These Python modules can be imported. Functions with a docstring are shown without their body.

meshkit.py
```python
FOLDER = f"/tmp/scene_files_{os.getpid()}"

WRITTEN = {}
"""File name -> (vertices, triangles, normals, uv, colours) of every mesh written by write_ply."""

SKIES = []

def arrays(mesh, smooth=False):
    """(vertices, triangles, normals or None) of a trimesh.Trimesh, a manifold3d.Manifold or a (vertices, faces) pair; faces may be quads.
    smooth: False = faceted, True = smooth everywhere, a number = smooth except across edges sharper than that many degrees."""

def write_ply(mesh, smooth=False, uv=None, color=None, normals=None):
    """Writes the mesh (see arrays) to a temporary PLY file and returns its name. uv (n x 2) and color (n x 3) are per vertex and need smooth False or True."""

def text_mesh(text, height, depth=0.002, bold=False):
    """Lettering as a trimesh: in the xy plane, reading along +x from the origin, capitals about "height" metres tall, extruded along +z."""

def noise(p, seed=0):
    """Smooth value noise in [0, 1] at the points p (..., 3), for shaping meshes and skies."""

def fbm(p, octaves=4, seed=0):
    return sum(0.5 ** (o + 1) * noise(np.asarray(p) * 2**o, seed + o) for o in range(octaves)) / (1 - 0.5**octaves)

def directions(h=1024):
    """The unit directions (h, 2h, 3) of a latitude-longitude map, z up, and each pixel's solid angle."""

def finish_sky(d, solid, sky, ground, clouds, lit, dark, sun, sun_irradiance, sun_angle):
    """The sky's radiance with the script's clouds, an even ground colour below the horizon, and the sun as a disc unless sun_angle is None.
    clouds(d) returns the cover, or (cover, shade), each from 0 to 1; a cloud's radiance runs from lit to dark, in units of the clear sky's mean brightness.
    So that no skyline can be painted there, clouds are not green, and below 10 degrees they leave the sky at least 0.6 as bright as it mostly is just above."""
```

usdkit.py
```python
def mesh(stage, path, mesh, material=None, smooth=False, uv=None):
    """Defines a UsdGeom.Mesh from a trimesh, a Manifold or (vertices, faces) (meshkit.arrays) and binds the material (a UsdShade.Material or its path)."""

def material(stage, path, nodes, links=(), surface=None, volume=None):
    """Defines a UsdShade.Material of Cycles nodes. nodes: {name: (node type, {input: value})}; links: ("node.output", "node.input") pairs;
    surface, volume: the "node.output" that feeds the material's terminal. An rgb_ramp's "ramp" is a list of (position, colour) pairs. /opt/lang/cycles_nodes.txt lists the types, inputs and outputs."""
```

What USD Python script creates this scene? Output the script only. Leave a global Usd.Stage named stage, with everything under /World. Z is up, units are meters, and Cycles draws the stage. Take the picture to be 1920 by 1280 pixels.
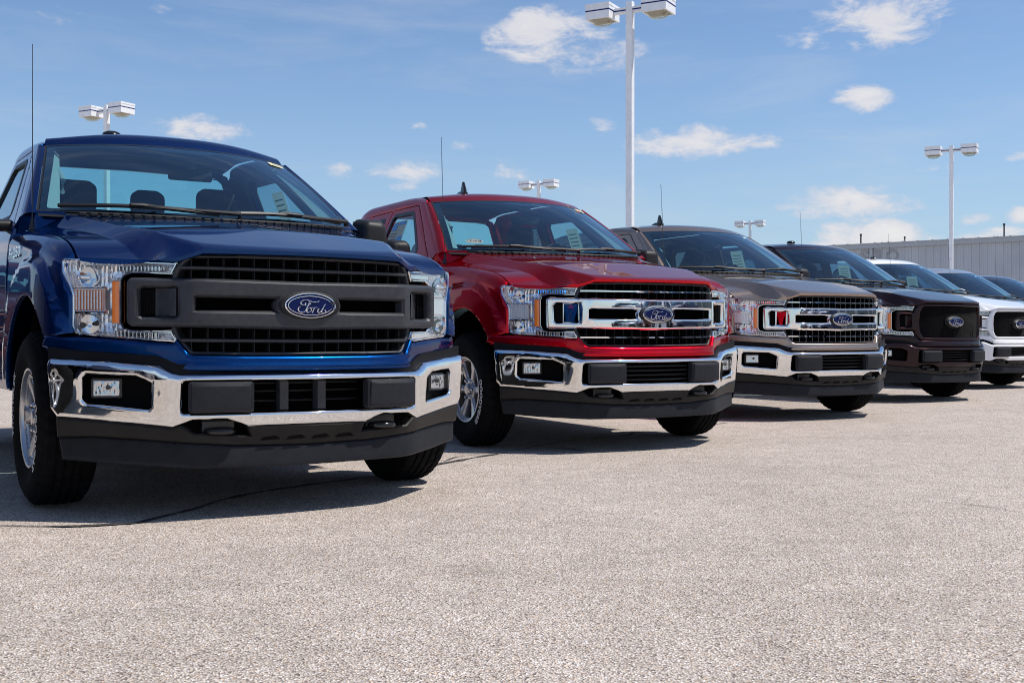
import math, random
import numpy as np, trimesh, shapely, usdkit, meshkit, manifold3d
from shapely.geometry import Polygon, LineString, box as sbox, Point
from shapely.ops import unary_union
from scipy.interpolate import PchipInterpolator as PC
from pxr import Usd, UsdGeom, UsdLux, UsdShade, Gf, Sdf, Vt
random.seed(7); RNG = np.random.default_rng(7)

stage = Usd.Stage.CreateInMemory()
UsdGeom.SetStageUpAxis(stage, 'Z')
W_ = UsdGeom.Xform.Define(stage, '/World'); stage.SetDefaultPrim(W_.GetPrim())
UsdGeom.Scope.Define(stage, '/World/Looks')

# ---------------------------------------------------------------- camera, sky, sun
EYE = 0.792
SUN_EL, SUN_AZ = math.radians(60.0), math.radians(92.0)       # azimuth measured from +y towards +x
SKY, SUN, EXPO = 0.085, 0.95, 0.42
cam = UsdGeom.Camera.Define(stage, '/World/camera')
cam.CreateHorizontalApertureAttr(36.0); cam.CreateVerticalApertureAttr(24.0)
cam.CreateFocalLengthAttr(36.0 * 2199.88 / 1920)
cam.CreateClippingRangeAttr((0.05, 5000.0))
cam.CreateExposureAttr(EXPO)
cx = UsdGeom.Xformable(cam); cx.AddTranslateOp().Set((0, 0, EYE)); cx.AddRotateXOp().Set(90 - math.degrees(math.atan(15.46 / 2199.88)))

def px(u, v, d):                                   # a point at depth d on the ray of a pixel of the 1920 x 1280 photograph
    return np.array([(u - 960) / 2199.88 * d, d, EYE + (624.5 - v) / 2199.88 * d])

sun_dir = np.array([math.cos(SUN_EL) * math.sin(SUN_AZ), math.cos(SUN_EL) * math.cos(SUN_AZ), math.sin(SUN_EL)])
sun = UsdLux.DistantLight.Define(stage, '/World/sun')
sun.CreateNormalizeAttr(True); sun.CreateIntensityAttr(SUN); sun.CreateAngleAttr(0.5); sun.CreateColorAttr((1.0, 0.95, 0.88))
zc_ = Gf.Vec3d(*map(float, sun_dir)); rot = Gf.Rotation(Gf.Vec3d(0, 0, 1), zc_)
UsdGeom.Xformable(sun).AddTransformOp().Set(Gf.Matrix4d().SetRotate(rot))

def sky_material():
    n = {'sky': ('sky_texture', dict(sky_type='single_scattering', sun_disc=False, sun_elevation=SUN_EL, sun_rotation=SUN_AZ, altitude=200.0, air_density=1.0, aerosol_density=0.5, ozone_density=2.6)),
         'geo': ('texture_coordinate', {}), 'sep': ('separate_xyz', {}),
         'bg': ('background_shader', {'strength': SKY})}
    L = [('geo.generated', 'sep.vector')]
    k = [0]
    def m(op, a, b=None, c=None, clamp=False):
        k[0] += 1; nm = f'm{k[0]}'
        d = {'math_type': op, 'use_clamp': clamp}
        for i, x in enumerate((a, b, c)):
            if x is None: continue
            if isinstance(x, str): L.append((x, f'{nm}.value{i+1}'))
            else: d[f'value{i+1}'] = float(x)
        n[nm] = ('math', d); return nm + '.value'
    X, Y, Z = 'sep.x', 'sep.y', 'sep.z'
    az = m('arctan2', X, Y); el = m('arcsine', Z)
    # azimuth, elevation (degrees) / half sizes of the single clouds of the photograph, then the open sky beyond it
    C = []
    def cl(u, v, w, h, s):
        a = math.atan((u - 960) / 2199.88); e = math.atan((624.5 - v) / 2199.88 * math.cos(a))
        C.append((a, e, w / 2199.88 * math.cos(a), h / 2199.88 * math.cos(a), s))
    for q in ((1010, 60, 92, 38, 1), (975, 70, 62, 42, .95), (1000, 105, 60, 30, .8), (1060, 95, 70, 44, .85), (1140, 92, 60, 32, .78), (1640, 38, 120, 46, 1.0), (1560, 62, 90, 26, .62), (1700, 18, 80, 30, .9),
              (1290, 268, 95, 30, 1.1), (1370, 270, 90, 18, .85), (1615, 186, 58, 22, 1), (370, 243, 80, 26, .85), (640, 325, 32, 18, .66), (755, 320, 62, 20, .80), (750, 345, 34, 13, .6),
              (960, 318, 50, 19, .7), (1585, 380, 100, 28, 1.05), (1660, 388, 60, 20, .85), (1640, 440, 100, 30, 1.2), (1600, 452, 80, 28, 1.2), (1835, 412, 35, 12, .8), (1915, 402, 30, 16, .9), (1865, 440, 60, 14, 1.1),
              (1912, 292, 34, 12, .9), (780, 236, 20, 10, .55), (870, 275, 22, 12, .4), (110, 25, 45, 20, .35), (1130, 238, 26, 18, .42), (1760, 320, 42, 12, .5), (320, 20, 30, 10, .3)):
        cl(*q)
    for a, e, w, h, s in ((-70, 14, 14, 3, 1), (-110, 20, 16, 4, 1), (-150, 10, 18, 2.6, 1), (165, 16, 15, 4, 1), (120, 11, 17, 3, 1), (75, 18, 12, 4, .9), (60, 8, 14, 2, 1), (-50, 28, 10, 4, .6), (100, 33, 14, 5, .8), (-170, 30, 16, 5, .8), (-40, 6, 9, 1.3, 1), (140, 5, 16, 1.5, 1.1), (-125, 5, 15, 1.4, 1.1), (178, 7, 12, 1.5, 1)):
        C.append((*(math.radians(t) for t in (a, e, w, h)), s))
    tot = None
    for a, e, w, h, s in C:
        da = m('multiply', m('subtract', az, a), 1 / w); de = m('multiply', m('subtract', el, e), 1 / h)
        r2 = m('add', m('multiply', da, da), m('multiply', de, de))
        g = m('multiply', m('maximum', m('subtract', 1.0, m('multiply', r2, 0.5)), 0.0), s)
        tot = g if tot is None else m('maximum', tot, g)
    n['mp'] = ('mapping', {'scale': (1, 1, 2.2)}); L.append(('geo.generated', 'mp.vector'))
    n['no'] = ('noise_texture', {'scale': 26.0, 'detail': 10.0, 'roughness': 0.64, 'distortion': 0.35}); L.append(('mp.vector', 'no.vector'))
    n['no2'] = ('noise_texture', {'scale': 5.0, 'detail': 6.0, 'roughness': 0.55}); L.append(('mp.vector', 'no2.vector'))
    den = m('add', m('multiply', tot, 1.0), m('multiply', m('subtract', 'no.fac', 0.5), 2.8))
    n['mr'] = ('map_range', {'range_type': 'smoothstep', 'from_min': 0.27, 'from_max': 1.05, 'to_min': 0, 'to_max': 0.86, 'clamp': True}); L.append((den, 'mr.value'))
    gate = m('multiply', 'mr.result', m('minimum', m('multiply', tot, 4.0), 1.0))
    # thin veil of cirrus
    n['mpc'] = ('mapping', {'scale': (1.0, 1.0, 7.0), 'rotation': (0.12, 0.05, 0.3)}); L.append(('geo.generated', 'mpc.vector'))
    n['noc'] = ('noise_texture', {'scale': 3.5, 'detail': 7.0, 'roughness': 0.62, 'distortion': 0.5}); L.append(('mpc.vector', 'noc.vector'))
    n['mrc'] = ('map_range', {'range_type': 'smoothstep', 'from_min': 0.44, 'from_max': 0.8, 'to_min': 0, 'to_max': 0.24, 'clamp': True}); L.append(('noc.fac', 'mrc.value'))
    n['shade'] = ('map_range', {'from_min': 0.55, 'from_max': 1.5, 'to_min': 0.0, 'to_max': 1.0, 'clamp': True}); L.append((den, 'shade.value'))
    n['ccol'] = ('mix_color', {'a': (CL * 0.80, CL * 0.80, CL * 0.88), 'b': (CL * 1.0, CL * 0.97, CL * 0.95)}); L.append(('shade.result', 'ccol.fac'))
    # paler towards the horizon: summer haze
    n['hz'] = ('map_range', {'range_type': 'smoothstep', 'from_min': 0.0, 'from_max': 0.30, 'to_min': 0.42, 'to_max': 0.0, 'clamp': True}); L.append((Z, 'hz.value'))
    n['tint'] = ('mix_color', {'blend_type': 'multiply', 'fac': 1.0, 'b': (.93, 1.04, 1.16), 'use_clamp': False, 'use_clamp_result': False}); L.append(('sky.color', 'tint.a'))
    n['mixh'] = ('mix_color', {'b': (CL * .50, CL * .66, CL * .86)}); L += [('hz.result', 'mixh.fac'), ('tint.result', 'mixh.a')]
    n['mixc'] = ('mix_color', {'b': (CL * .8, CL * .82, CL * .86), 'use_clamp': False}); L += [('mrc.result', 'mixc.fac'), ('mixh.result', 'mixc.a')]
    n['mix'] = ('mix_color', {'use_clamp': False}); L += [(gate, 'mix.fac'), ('mixc.result', 'mix.a'), ('ccol.result', 'mix.b'), ('mix.result', 'bg.color')]
    return usdkit.material(stage, '/World/Looks/sky', n, L, surface='bg.background')
CL = 7.6
dome = UsdLux.DomeLight.Define(stage, '/World/sky')
dome.GetPrim().SetCustomDataByKey('kind', 'structure')
UsdShade.MaterialBindingAPI.Apply(dome.GetPrim()).Bind(sky_material())

# ---------------------------------------------------------------- scene helpers
USED = {}
def numbered(parent, name):
    k = (parent, name); i = USED.get(k, 0); USED[k] = i + 1
    return f'{parent}/{name}' if i == 0 else f'{parent}/{name}_{i:03d}'
def tag(p, label=None, cat=None, group=None, kind=None):
    p = p.GetPrim() if hasattr(p, 'GetPrim') else p
    for k, v in (('label', label), ('category', cat), ('group', group), ('kind', kind)):
        if v: p.SetCustomDataByKey(k, v)
    return p
def thing(name, label, cat, loc=(0, 0, 0), rotz=0.0, group=None, roll=0.0):
    path = numbered('/World', name); x = UsdGeom.Xform.Define(stage, path)
    x.AddTranslateOp().Set(Gf.Vec3d(*map(float, loc))); x.AddRotateZOp().Set(math.degrees(rotz))
    if roll: x.AddRotateYOp().Set(math.degrees(roll))
    tag(x, label, cat, group); return path
def put(parent, name, arr, mat, label=None, kind=None, xf=None, rz=0.0):
    """One Mesh prim of ready arrays (vertices, faces, normals)."""
    path = numbered(parent, name); v, f, n = arr
    m = UsdGeom.Mesh.Define(stage, path)
    m.CreatePointsAttr(Vt.Vec3fArray.FromNumpy(np.ascontiguousarray(v, np.float32)))
    m.CreateFaceVertexCountsAttr(Vt.IntArray.FromNumpy(np.full(len(f), 3, np.int32)))
    m.CreateFaceVertexIndicesAttr(Vt.IntArray.FromNumpy(np.ascontiguousarray(f, np.int32).ravel()))
    m.CreateSubdivisionSchemeAttr('none')
    if n is not None:
        m.CreateNormalsAttr(Vt.Vec3fArray.FromNumpy(np.ascontiguousarray(n, np.float32))); m.SetNormalsInterpolation('vertex')
    if mat is not None: UsdShade.MaterialBindingAPI.Apply(m.GetPrim()).Bind(mat)
    if xf is not None:
        m.AddTranslateOp().Set(Gf.Vec3d(*map(float, xf)))
    if rz: m.AddRotateZOp().Set(math.degrees(rz))
    tag(m, label, kind=kind); return path
def group_node(parent, name, loc=(0, 0, 0), rz=0.0):
    path = numbered(parent, name); x = UsdGeom.Xform.Define(stage, path)
    x.AddTranslateOp().Set(Gf.Vec3d(*map(float, loc)))
    if rz: x.AddRotateZOp().Set(math.degrees(rz))
    return path

# ---------------------------------------------------------------- mesh helpers
def arr(mesh, smooth=35):
    return meshkit.arrays(mesh, smooth)
def weld(v, f):
    v = np.asarray(v, float); f = np.asarray(f, int)
    key = np.round(v, 6); u, idx, inv = np.unique(key, axis=0, return_index=True, return_inverse=True)
    f = inv.ravel()[f]; v = v[idx]
    ok = (f[:, 0] != f[:, 1]) & (f[:, 1] != f[:, 2]) & (f[:, 0] != f[:, 2])
    return v, f[ok]
def join(*ms):
    V, F, o = [], [], 0
    for m in ms:
        v, f = (m.vertices, m.faces) if hasattr(m, 'faces') else m
        V.append(np.asarray(v)); F.append(np.asarray(f) + o); o += len(v)
    return np.vstack(V), np.vstack(F)
def grid(P, close_u=False):
    """Quads over P[i, j] as triangles."""
    P = np.asarray(P, float); a, b = P.shape[:2]
    I = np.arange(a * b).reshape(a, b)
    if close_u: I = np.vstack([I, I[:1]])
    q = np.stack([I[:-1, :-1], I[1:, :-1], I[1:, 1:], I[:-1, 1:]], -1).reshape(-1, 4)
    return P.reshape(-1, 3), np.vstack([q[:, [0, 1, 2]], q[:, [0, 2, 3]]])
def tri2(p):
    v, f = trimesh.creation.triangulate_polygon(p, engine='earcut'); return np.asarray(v), np.asarray(f)
def polys(g):
    if g.is_empty: return []
    if g.geom_type == 'Polygon': return [g] if g.area > 1e-9 else []
    return [q for s in getattr(g, 'geoms', []) for q in polys(s)]
def cut(ps, us, axis):
    out = []
    for p in ps:
        x0, y0, x1, y1 = p.bounds; lo, hi = (x0, x1) if axis == 0 else (y0, y1)
        e = [lo - 1] + [u for u in us if lo + 1e-6 < u < hi - 1e-6] + [hi + 1]
        if len(e) == 2: out.append(p); continue
        for a, b in zip(e[:-1], e[1:]):
            bx = sbox(a, y0 - 1, b, y1 + 1) if axis == 0 else sbox(x0 - 1, a, x1 + 1, b)
            out += polys(p.intersection(bx))
    return out
def inflate(poly, rings=((0, 0),), us=(), vs=(), depth=0.0, back=False):
    """A plate over a flat outline: rings = (distance from the edge, height). Returns (a, b, n) vertices and faces; the walls go down to -depth."""
    V, F, o = [], [], 0
    ds = [r[0] for r in rings]; hs = [r[1] for r in rings]
    for P0 in polys(poly):
        lev = [P0]
        for d in ds[1:]: lev.append(P0.buffer(-d, join_style=2, mitre_limit=2.5))
        regs = [lev[i].difference(lev[i + 1]) for i in range(len(lev) - 1)] + [lev[-1]]
        bd = P0.boundary; vv, ff, oo = [], [], 0
        for r in regs:
            for p in cut(cut(polys(r), us, 0), vs, 1):
                try: v, f = tri2(p)
                except Exception: continue
                if len(f) == 0: continue
                vv.append(v); ff.append(f + oo); oo += len(v)
        if not vv: continue
        v = np.vstack(vv); f = np.vstack(ff)
        v3 = np.c_[np.round(v, 6), np.zeros(len(v))]; v3, f = weld(v3, f)
        c = np.cross(np.c_[v3[f[:, 1], :2] - v3[f[:, 0], :2], np.zeros(len(f))], np.c_[v3[f[:, 2], :2] - v3[f[:, 0], :2], np.zeros(len(f))])[:, 2]
        f = np.where((c < 0)[:, None], f[:, ::-1], f); f = f[np.abs(c) > 1e-12]
        if len(ds) > 1:
            dist = shapely.distance(shapely.points(v3[:, :2]), bd); v3[:, 2] = np.interp(dist, ds, hs)
        else: v3[:, 2] = hs[0]
        n0 = len(v3); parts_v, parts_f = [v3], [f]
        if depth:
            e = np.vstack([f[:, [0, 1]], f[:, [1, 2]], f[:, [2, 0]]]); es = np.sort(e, 1)
            _, inv, cnt = np.unique(es, axis=0, return_inverse=True, return_counts=True)
            be = e[cnt[inv.ravel()] == 1]
            low = v3.copy(); low[:, 2] = -depth
            parts_v.append(low)
            parts_f.append(np.vstack([np.c_[be[:, 1], be[:, 0], be[:, 0] + n0], np.c_[be[:, 1], be[:, 0] + n0, be[:, 1] + n0]]))
            if back: parts_f.append(f[:, ::-1] + n0)
        v = np.vstack(parts_v); f = np.vstack(parts_f)
        V.append(v); F.append(f + o); o += len(v)
    return np.vstack(V), np.vstack(F)
def mirror_poly(pts):
    """A closed symmetric outline from its right half (first and last point on the axis)."""
    pts = [tuple(p) for p in pts]
    return Polygon(pts + [(-x, y) for x, y in reversed(pts)]).buffer(0)
def flip(m): return np.asarray(m[0]) * [-1, 1, 1], np.asarray(m[1])[:, ::-1]
def rnd(poly, r):
    return poly.buffer(-r).buffer(2 * r).buffer(-r) if r else poly
def bx(x0, x1, y0, y1, z0, z1):
    m = trimesh.creation.box([x1 - x0, y1 - y0, z1 - z0]); m.apply_translation([(x0 + x1) / 2, (y0 + y1) / 2, (z0 + z1) / 2]); return np.array(m.vertices), np.array(m.faces)
def rbox(x0, x1, y0, y1, z0, z1, r, seg=12):
    s = manifold3d.Manifold.sphere(r, seg)
    hull = manifold3d.Manifold.batch_hull([s.translate((x, y, z)) for x in (x0 + r, x1 - r) for y in (y0 + r, y1 - r) for z in (z0 + r, z1 - r)])
    m = hull.to_mesh(); return np.array(m.vert_properties[:, :3]), np.array(m.tri_verts)
def hull(pts_r, seg=10):
    h = manifold3d.Manifold.batch_hull([manifold3d.Manifold.sphere(r, seg).translate(tuple(map(float, p))) for p, r in pts_r]).to_mesh()
    return np.array(h.vert_properties[:, :3]), np.array(h.tri_verts)
def tube(pts, r, sides=8, closed=False):
    p = np.asarray(pts, float); n = len(p); r = np.broadcast_to(r, n)
    t = np.roll(p, -1, 0) - np.roll(p, 1, 0) if closed else np.gradient(p, axis=0)
    t /= np.linalg.norm(t, axis=1, keepdims=True) + 1e-12
    ref = np.array([0, 0, 1.0]) if abs(t[:, 2]).mean() < .8 else np.array([1.0, 0, 0])
    a = np.cross(t, ref); a /= np.linalg.norm(a, axis=1, keepdims=True) + 1e-12; b = np.cross(t, a)
    g = np.arange(sides) * 2 * np.pi / sides
    P = p[:, None] + r[:, None, None] * (np.cos(g)[None, :, None] * a[:, None] + np.sin(g)[None, :, None] * b[:, None])
    P = np.concatenate([P, P[:, :1]], 1)
    if closed: P = np.concatenate([P, P[:1]], 0)
    v, f = grid(P); v, f = weld(v, f)
    if not closed:
        for end, rev in ((0, True), (n - 1, False)):
            c = len(v); v = np.vstack([v, p[end]])
            ring = [int(np.argmin(np.linalg.norm(v[:c] - q, axis=1))) for q in P[end, :-1]]
            for i in range(sides):
                tri = [ring[i], ring[(i + 1) % sides], c]; f = np.vstack([f, tri[::-1] if rev else tri])
    return v, f
def lathe(prof, n=64, axis='x'):
    """prof: (along axis, radius)."""
    prof = np.asarray(prof, float); g = np.arange(n) * 2 * np.pi / n
    P = np.stack([np.broadcast_to(prof[None, :, 0], (n, len(prof))), prof[None, :, 1] * np.cos(g)[:, None], prof[None, :, 1] * np.sin(g)[:, None]], -1)
    v, f = grid(P, close_u=True)
    if axis == 'z': v = v[:, [1, 2, 0]]
    if axis == 'y': v = v[:, [2, 0, 1]]
    return weld(v, f)
def moved(m, d=(0, 0, 0)): return np.asarray(m[0]) + np.asarray(d, float), m[1]
def sm(x): x = np.clip(x, 0, 1); return x * x * (3 - 2 * x)
def A(m, smooth=35):
    v, f = weld(*((m.vertices, m.faces) if hasattr(m, 'faces') else m)); return arr((v, f), smooth)
def text_poly(t, h, bold=False):
    m = meshkit.text_mesh(t, h, 0.01, bold); v = np.asarray(m.vertices); f = np.asarray(m.faces)
    top = f[(v[f][:, :, 2] > 0.009).all(1)]
    return unary_union([Polygon(v[q][:, :2]) for q in top]).buffer(0)

# ---------------------------------------------------------------- materials
MATS = {}
def pbr(name, color, rough=0.5, metal=0.0, coat=0.0, spec=0.5, noise=None, bump=None, coat_rough=0.02, emit=None):
    """Principled surface; noise = (scale, amount) mottles the colour, bump = (scale, strength, distance) adds fine relief."""
    n = {'p': ('principled_bsdf', {'base_color': color, 'roughness': rough, 'metallic': metal, 'coat_weight': coat, 'coat_roughness': coat_rough, 'specular_ior_level': spec})}; L = []
    if noise or bump: n['tc'] = ('texture_coordinate', {})
    if noise:
        sc, am = noise; c = np.array(color)
        n['n'] = ('noise_texture', {'scale': sc, 'detail': 4.0, 'roughness': 0.6}); L.append(('tc.object', 'n.vector'))
        n['r'] = ('rgb_ramp', {'ramp': [(0.3, tuple(c * (1 - am))), (0.7, tuple(np.minimum(c * (1 + am), 1)))]}); L += [('n.fac', 'r.fac'), ('r.color', 'p.base_color')]
    if bump:
        sc, st, di = bump
        n['bn'] = ('noise_texture', {'scale': sc, 'detail': 2.0}); n['b'] = ('bump', {'strength': st, 'distance': di})
        L += [('tc.object', 'bn.vector'), ('bn.fac', 'b.height'), ('b.normal', 'p.normal')]
    MATS[name] = usdkit.material(stage, f'/World/Looks/{name}', n, L, surface='p.BSDF'); return MATS[name]
def glass_mat(name, tint, gloss=0.0, ior=1.5, rough=0.0, refl=(.78, .93, 1.0)):
    f0 = ((ior - 1) / (ior + 1)) ** 2 + gloss        # both faces of the pane together, the same from inside and outside
    n = {'t': ('transparent_bsdf', {'color': tint}), 'g': ('glossy_bsdf', {'color': refl, 'roughness': rough}), 'lw': ('layer_weight', {'blend': .5}), 'pw': ('math', {'math_type': 'power', 'value2': 4.2}),
         'ma': ('math', {'math_type': 'multiply_add', 'value2': 1 - f0, 'value3': f0, 'use_clamp': True}), 'm': ('mix_closure', {})}
    MATS[name] = usdkit.material(stage, f'/World/Looks/{name}', n, [('lw.facing', 'pw.value1'), ('pw.value', 'ma.value1'), ('ma.value', 'm.fac'), ('t.BSDF', 'm.closure1'), ('g.BSDF', 'm.closure2')], surface='m.closure'); return MATS[name]
def paint(name, base, flake, metal=0.55, rough=0.34, edge=(1, 1, 1)):
    """Metallic car paint under clear lacquer, with a fine flake in the base coat and a trace of dust."""
    n = {'p': ('principled_bsdf', {'base_color': base, 'roughness': rough, 'metallic': metal, 'coat_weight': 1.0, 'coat_roughness': 0.01, 'coat_ior': 1.31, 'specular_ior_level': .15, 'specular_tint': edge}),
         'tc': ('texture_coordinate', {}), 'v': ('voronoi_texture', {'scale': 900.0}), 'mx': ('mix_color', {'a': base, 'b': flake}), 'sp': ('separate_color', {'color_type': 'rgb'}),
         'd': ('noise_texture', {'scale': 3.0, 'detail': 5.0, 'roughness': 0.65}), 'dr': ('map_range', {'from_min': 0.35, 'from_max': 0.8, 'to_min': 0.008, 'to_max': 0.035, 'clamp': True})}
    L = [('tc.object', 'v.vector'), ('v.color', 'sp.color'), ('sp.r', 'mx.fac'), ('mx.result', 'p.base_color'), ('tc.object', 'd.vector'), ('d.fac', 'dr.value'), ('dr.result', 'p.coat_roughness')]
    MATS[name] = usdkit.material(stage, f'/World/Looks/{name}', n, L, surface='p.BSDF'); return MATS[name]

paint('paint_blue', (.0003, .0135, .062), (.0007, .052, .205), metal=.9, rough=.30, edge=(.05, .14, .40)); paint('paint_red', (.32, .0008, .005), (.74, .0015, .016), metal=.9, rough=.31, edge=(.30, .03, .06))
paint('paint_stone', (.125, .098, .082), (.56, .43, .345), metal=.9, rough=.33, edge=(.34, .30, .28)); paint('paint_plum', (.008, .0035, .0045), (.030, .012, .014), metal=.6, edge=(.2, .14, .15))
paint('paint_white', (.72, .72, .73), (.78, .78, .79), metal=0.0, rough=.45); paint('paint_silver', (.30, .32, .35), (.46, .48, .52), metal=.8)
paint('paint_navy', (.008, .010, .026), (.03, .036, .08)); paint('paint_copper', (.05, .018, .014), (.12, .045, .035))
pbr('chrome', (.86, .87, .88), .035, 1.0); pbr('chrome_soft', (.80, .81, .83), .12, 1.0)
pbr('black_plastic', (.012, .012, .013), .5, spec=.3, bump=(900.0, .35, .0006), noise=(60., .2)); pbr('grain_plastic', (.025, .026, .031), .43, spec=.42, bump=(700.0, .6, .0008), noise=(40., .25))
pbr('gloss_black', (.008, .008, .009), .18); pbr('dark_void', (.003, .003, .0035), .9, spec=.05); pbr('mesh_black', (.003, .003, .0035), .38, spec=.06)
pbr('pad_plastic', (.015, .016, .020), .52, spec=.22, bump=(700.0, .5, .0007), noise=(50., .18)); pbr('dam_plastic', (.012, .013, .0165), .55, spec=.18, noise=(18., .2))
pbr('skirt_plastic', (.012, .011, .010), .5, spec=.2, noise=(12., .3))
pbr('tyre_rubber', (.005, .005, .0056), .85, spec=.08, noise=(25., .3)); pbr('tyre_letter', (.72, .72, .70), .6)
pbr('alloy', (.50, .50, .51), .30, .9, coat=.4, noise=(30., .05)); pbr('alloy_dark', (.06, .06, .065), .4, .6); pbr('brake_steel', (.18, .17, .16), .45, .8)
pbr('seat_cloth', (.022, .026, .034), .9, noise=(90., .3)); pbr('trim_dark', (.018, .018, .02), .7); pbr('headliner', (.03, .033, .04), .95); pbr('trim_grey', (.36, .38, .38), .7)
pbr('badge_blue', (.001, .007, .062), .30, spec=.2); pbr('lamp_white', (.72, .73, .74), .45, noise=(8., .06)); pbr('stripe_blue', (.006, .016, .12), .5); pbr('lamp_lens', (.30, .29, .24), .25, noise=(14., .5))
pbr('paper_blue', (.05, .20, .42), .7); pbr('ink', (.03, .05, .10), .8); pbr('sticker_yellow', (.80, .70, .36), .7)
pbr('amber_reflector', (.95, .22, .010), .3, coat=1.0, bump=(260., .5, .002)); pbr('bulb_dark', (.03, .03, .03), .3)
pbr('seal', (.010, .010, .011), .5); pbr('liner', (.004, .004, .0045), .95, spec=.05); pbr('roof_felt', (.25, .25, .25), .9); pbr('vent_pipe', (.05, .05, .055), .6)
def paper_mat():
    n = {'d': ('principled_bsdf', {'base_color': (.72, .73, .64), 'roughness': .8}), 't': ('translucent_bsdf', {'color': (.46, .48, .40)}), 'm': ('mix_closure', {'fac': .5})}
    MATS['paper'] = usdkit.material(stage, '/World/Looks/paper', n, [('d.BSDF', 'm.closure1'), ('t.BSDF', 'm.closure2')], surface='m.closure')
paper_mat()
def wavy_chrome():
    """Facetted reflector foil inside a lamp: chrome with fluted relief."""
    n = {'p': ('principled_bsdf', {'base_color': (.90, .91, .93), 'metallic': .72, 'roughness': .14}), 'tc': ('texture_coordinate', {}),
         'v': ('voronoi_texture', {'scale': 24.0, 'randomness': .8}), 'w': ('wave_texture', {'scale': 20.0, 'distortion': .6, 'detail': 1.0}), 'm': ('math', {'math_type': 'multiply_add', 'value2': .20}), 'b': ('bump', {'strength': .55, 'distance': .010})}
    MATS['reflector'] = usdkit.material(stage, '/World/Looks/reflector', n, [('tc.object', 'v.vector'), ('tc.object', 'w.vector'), ('w.fac', 'm.value1'), ('v.distance', 'm.value3'), ('m.value', 'b.height'), ('b.normal', 'p.normal')], surface='p.BSDF')
def fog_foil():
    n = {'p': ('principled_bsdf', {'base_color': (.62, .64, .67), 'metallic': 1.0, 'roughness': .09}), 'tc': ('texture_coordinate', {}), 'mp': ('mapping', {'scale': (1, 1, .45)}), 'v': ('voronoi_texture', {'scale': 75.0, 'randomness': .8}), 'b': ('bump', {'strength': .4, 'distance': .006})}
    MATS['fog_foil'] = usdkit.material(stage, '/World/Looks/fog_foil', n, [('tc.object', 'mp.vector'), ('mp.vector', 'v.vector'), ('v.distance', 'b.height'), ('b.normal', 'p.normal')], surface='p.BSDF')
wavy_chrome(); fog_foil()
glass_mat('lens', (.96, .97, .98), 0.0, 1.45); glass_mat('windscreen', (.50, .76, .80), 0.035, 1.66); glass_mat('side_glass', (.52, .70, .76), 0.03, 1.52); glass_mat('dark_glass', (.14, .17, .20), 0.03, 1.52); glass_mat('back_glass', (.58, .86, .90), 0.02, 1.5)

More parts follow.
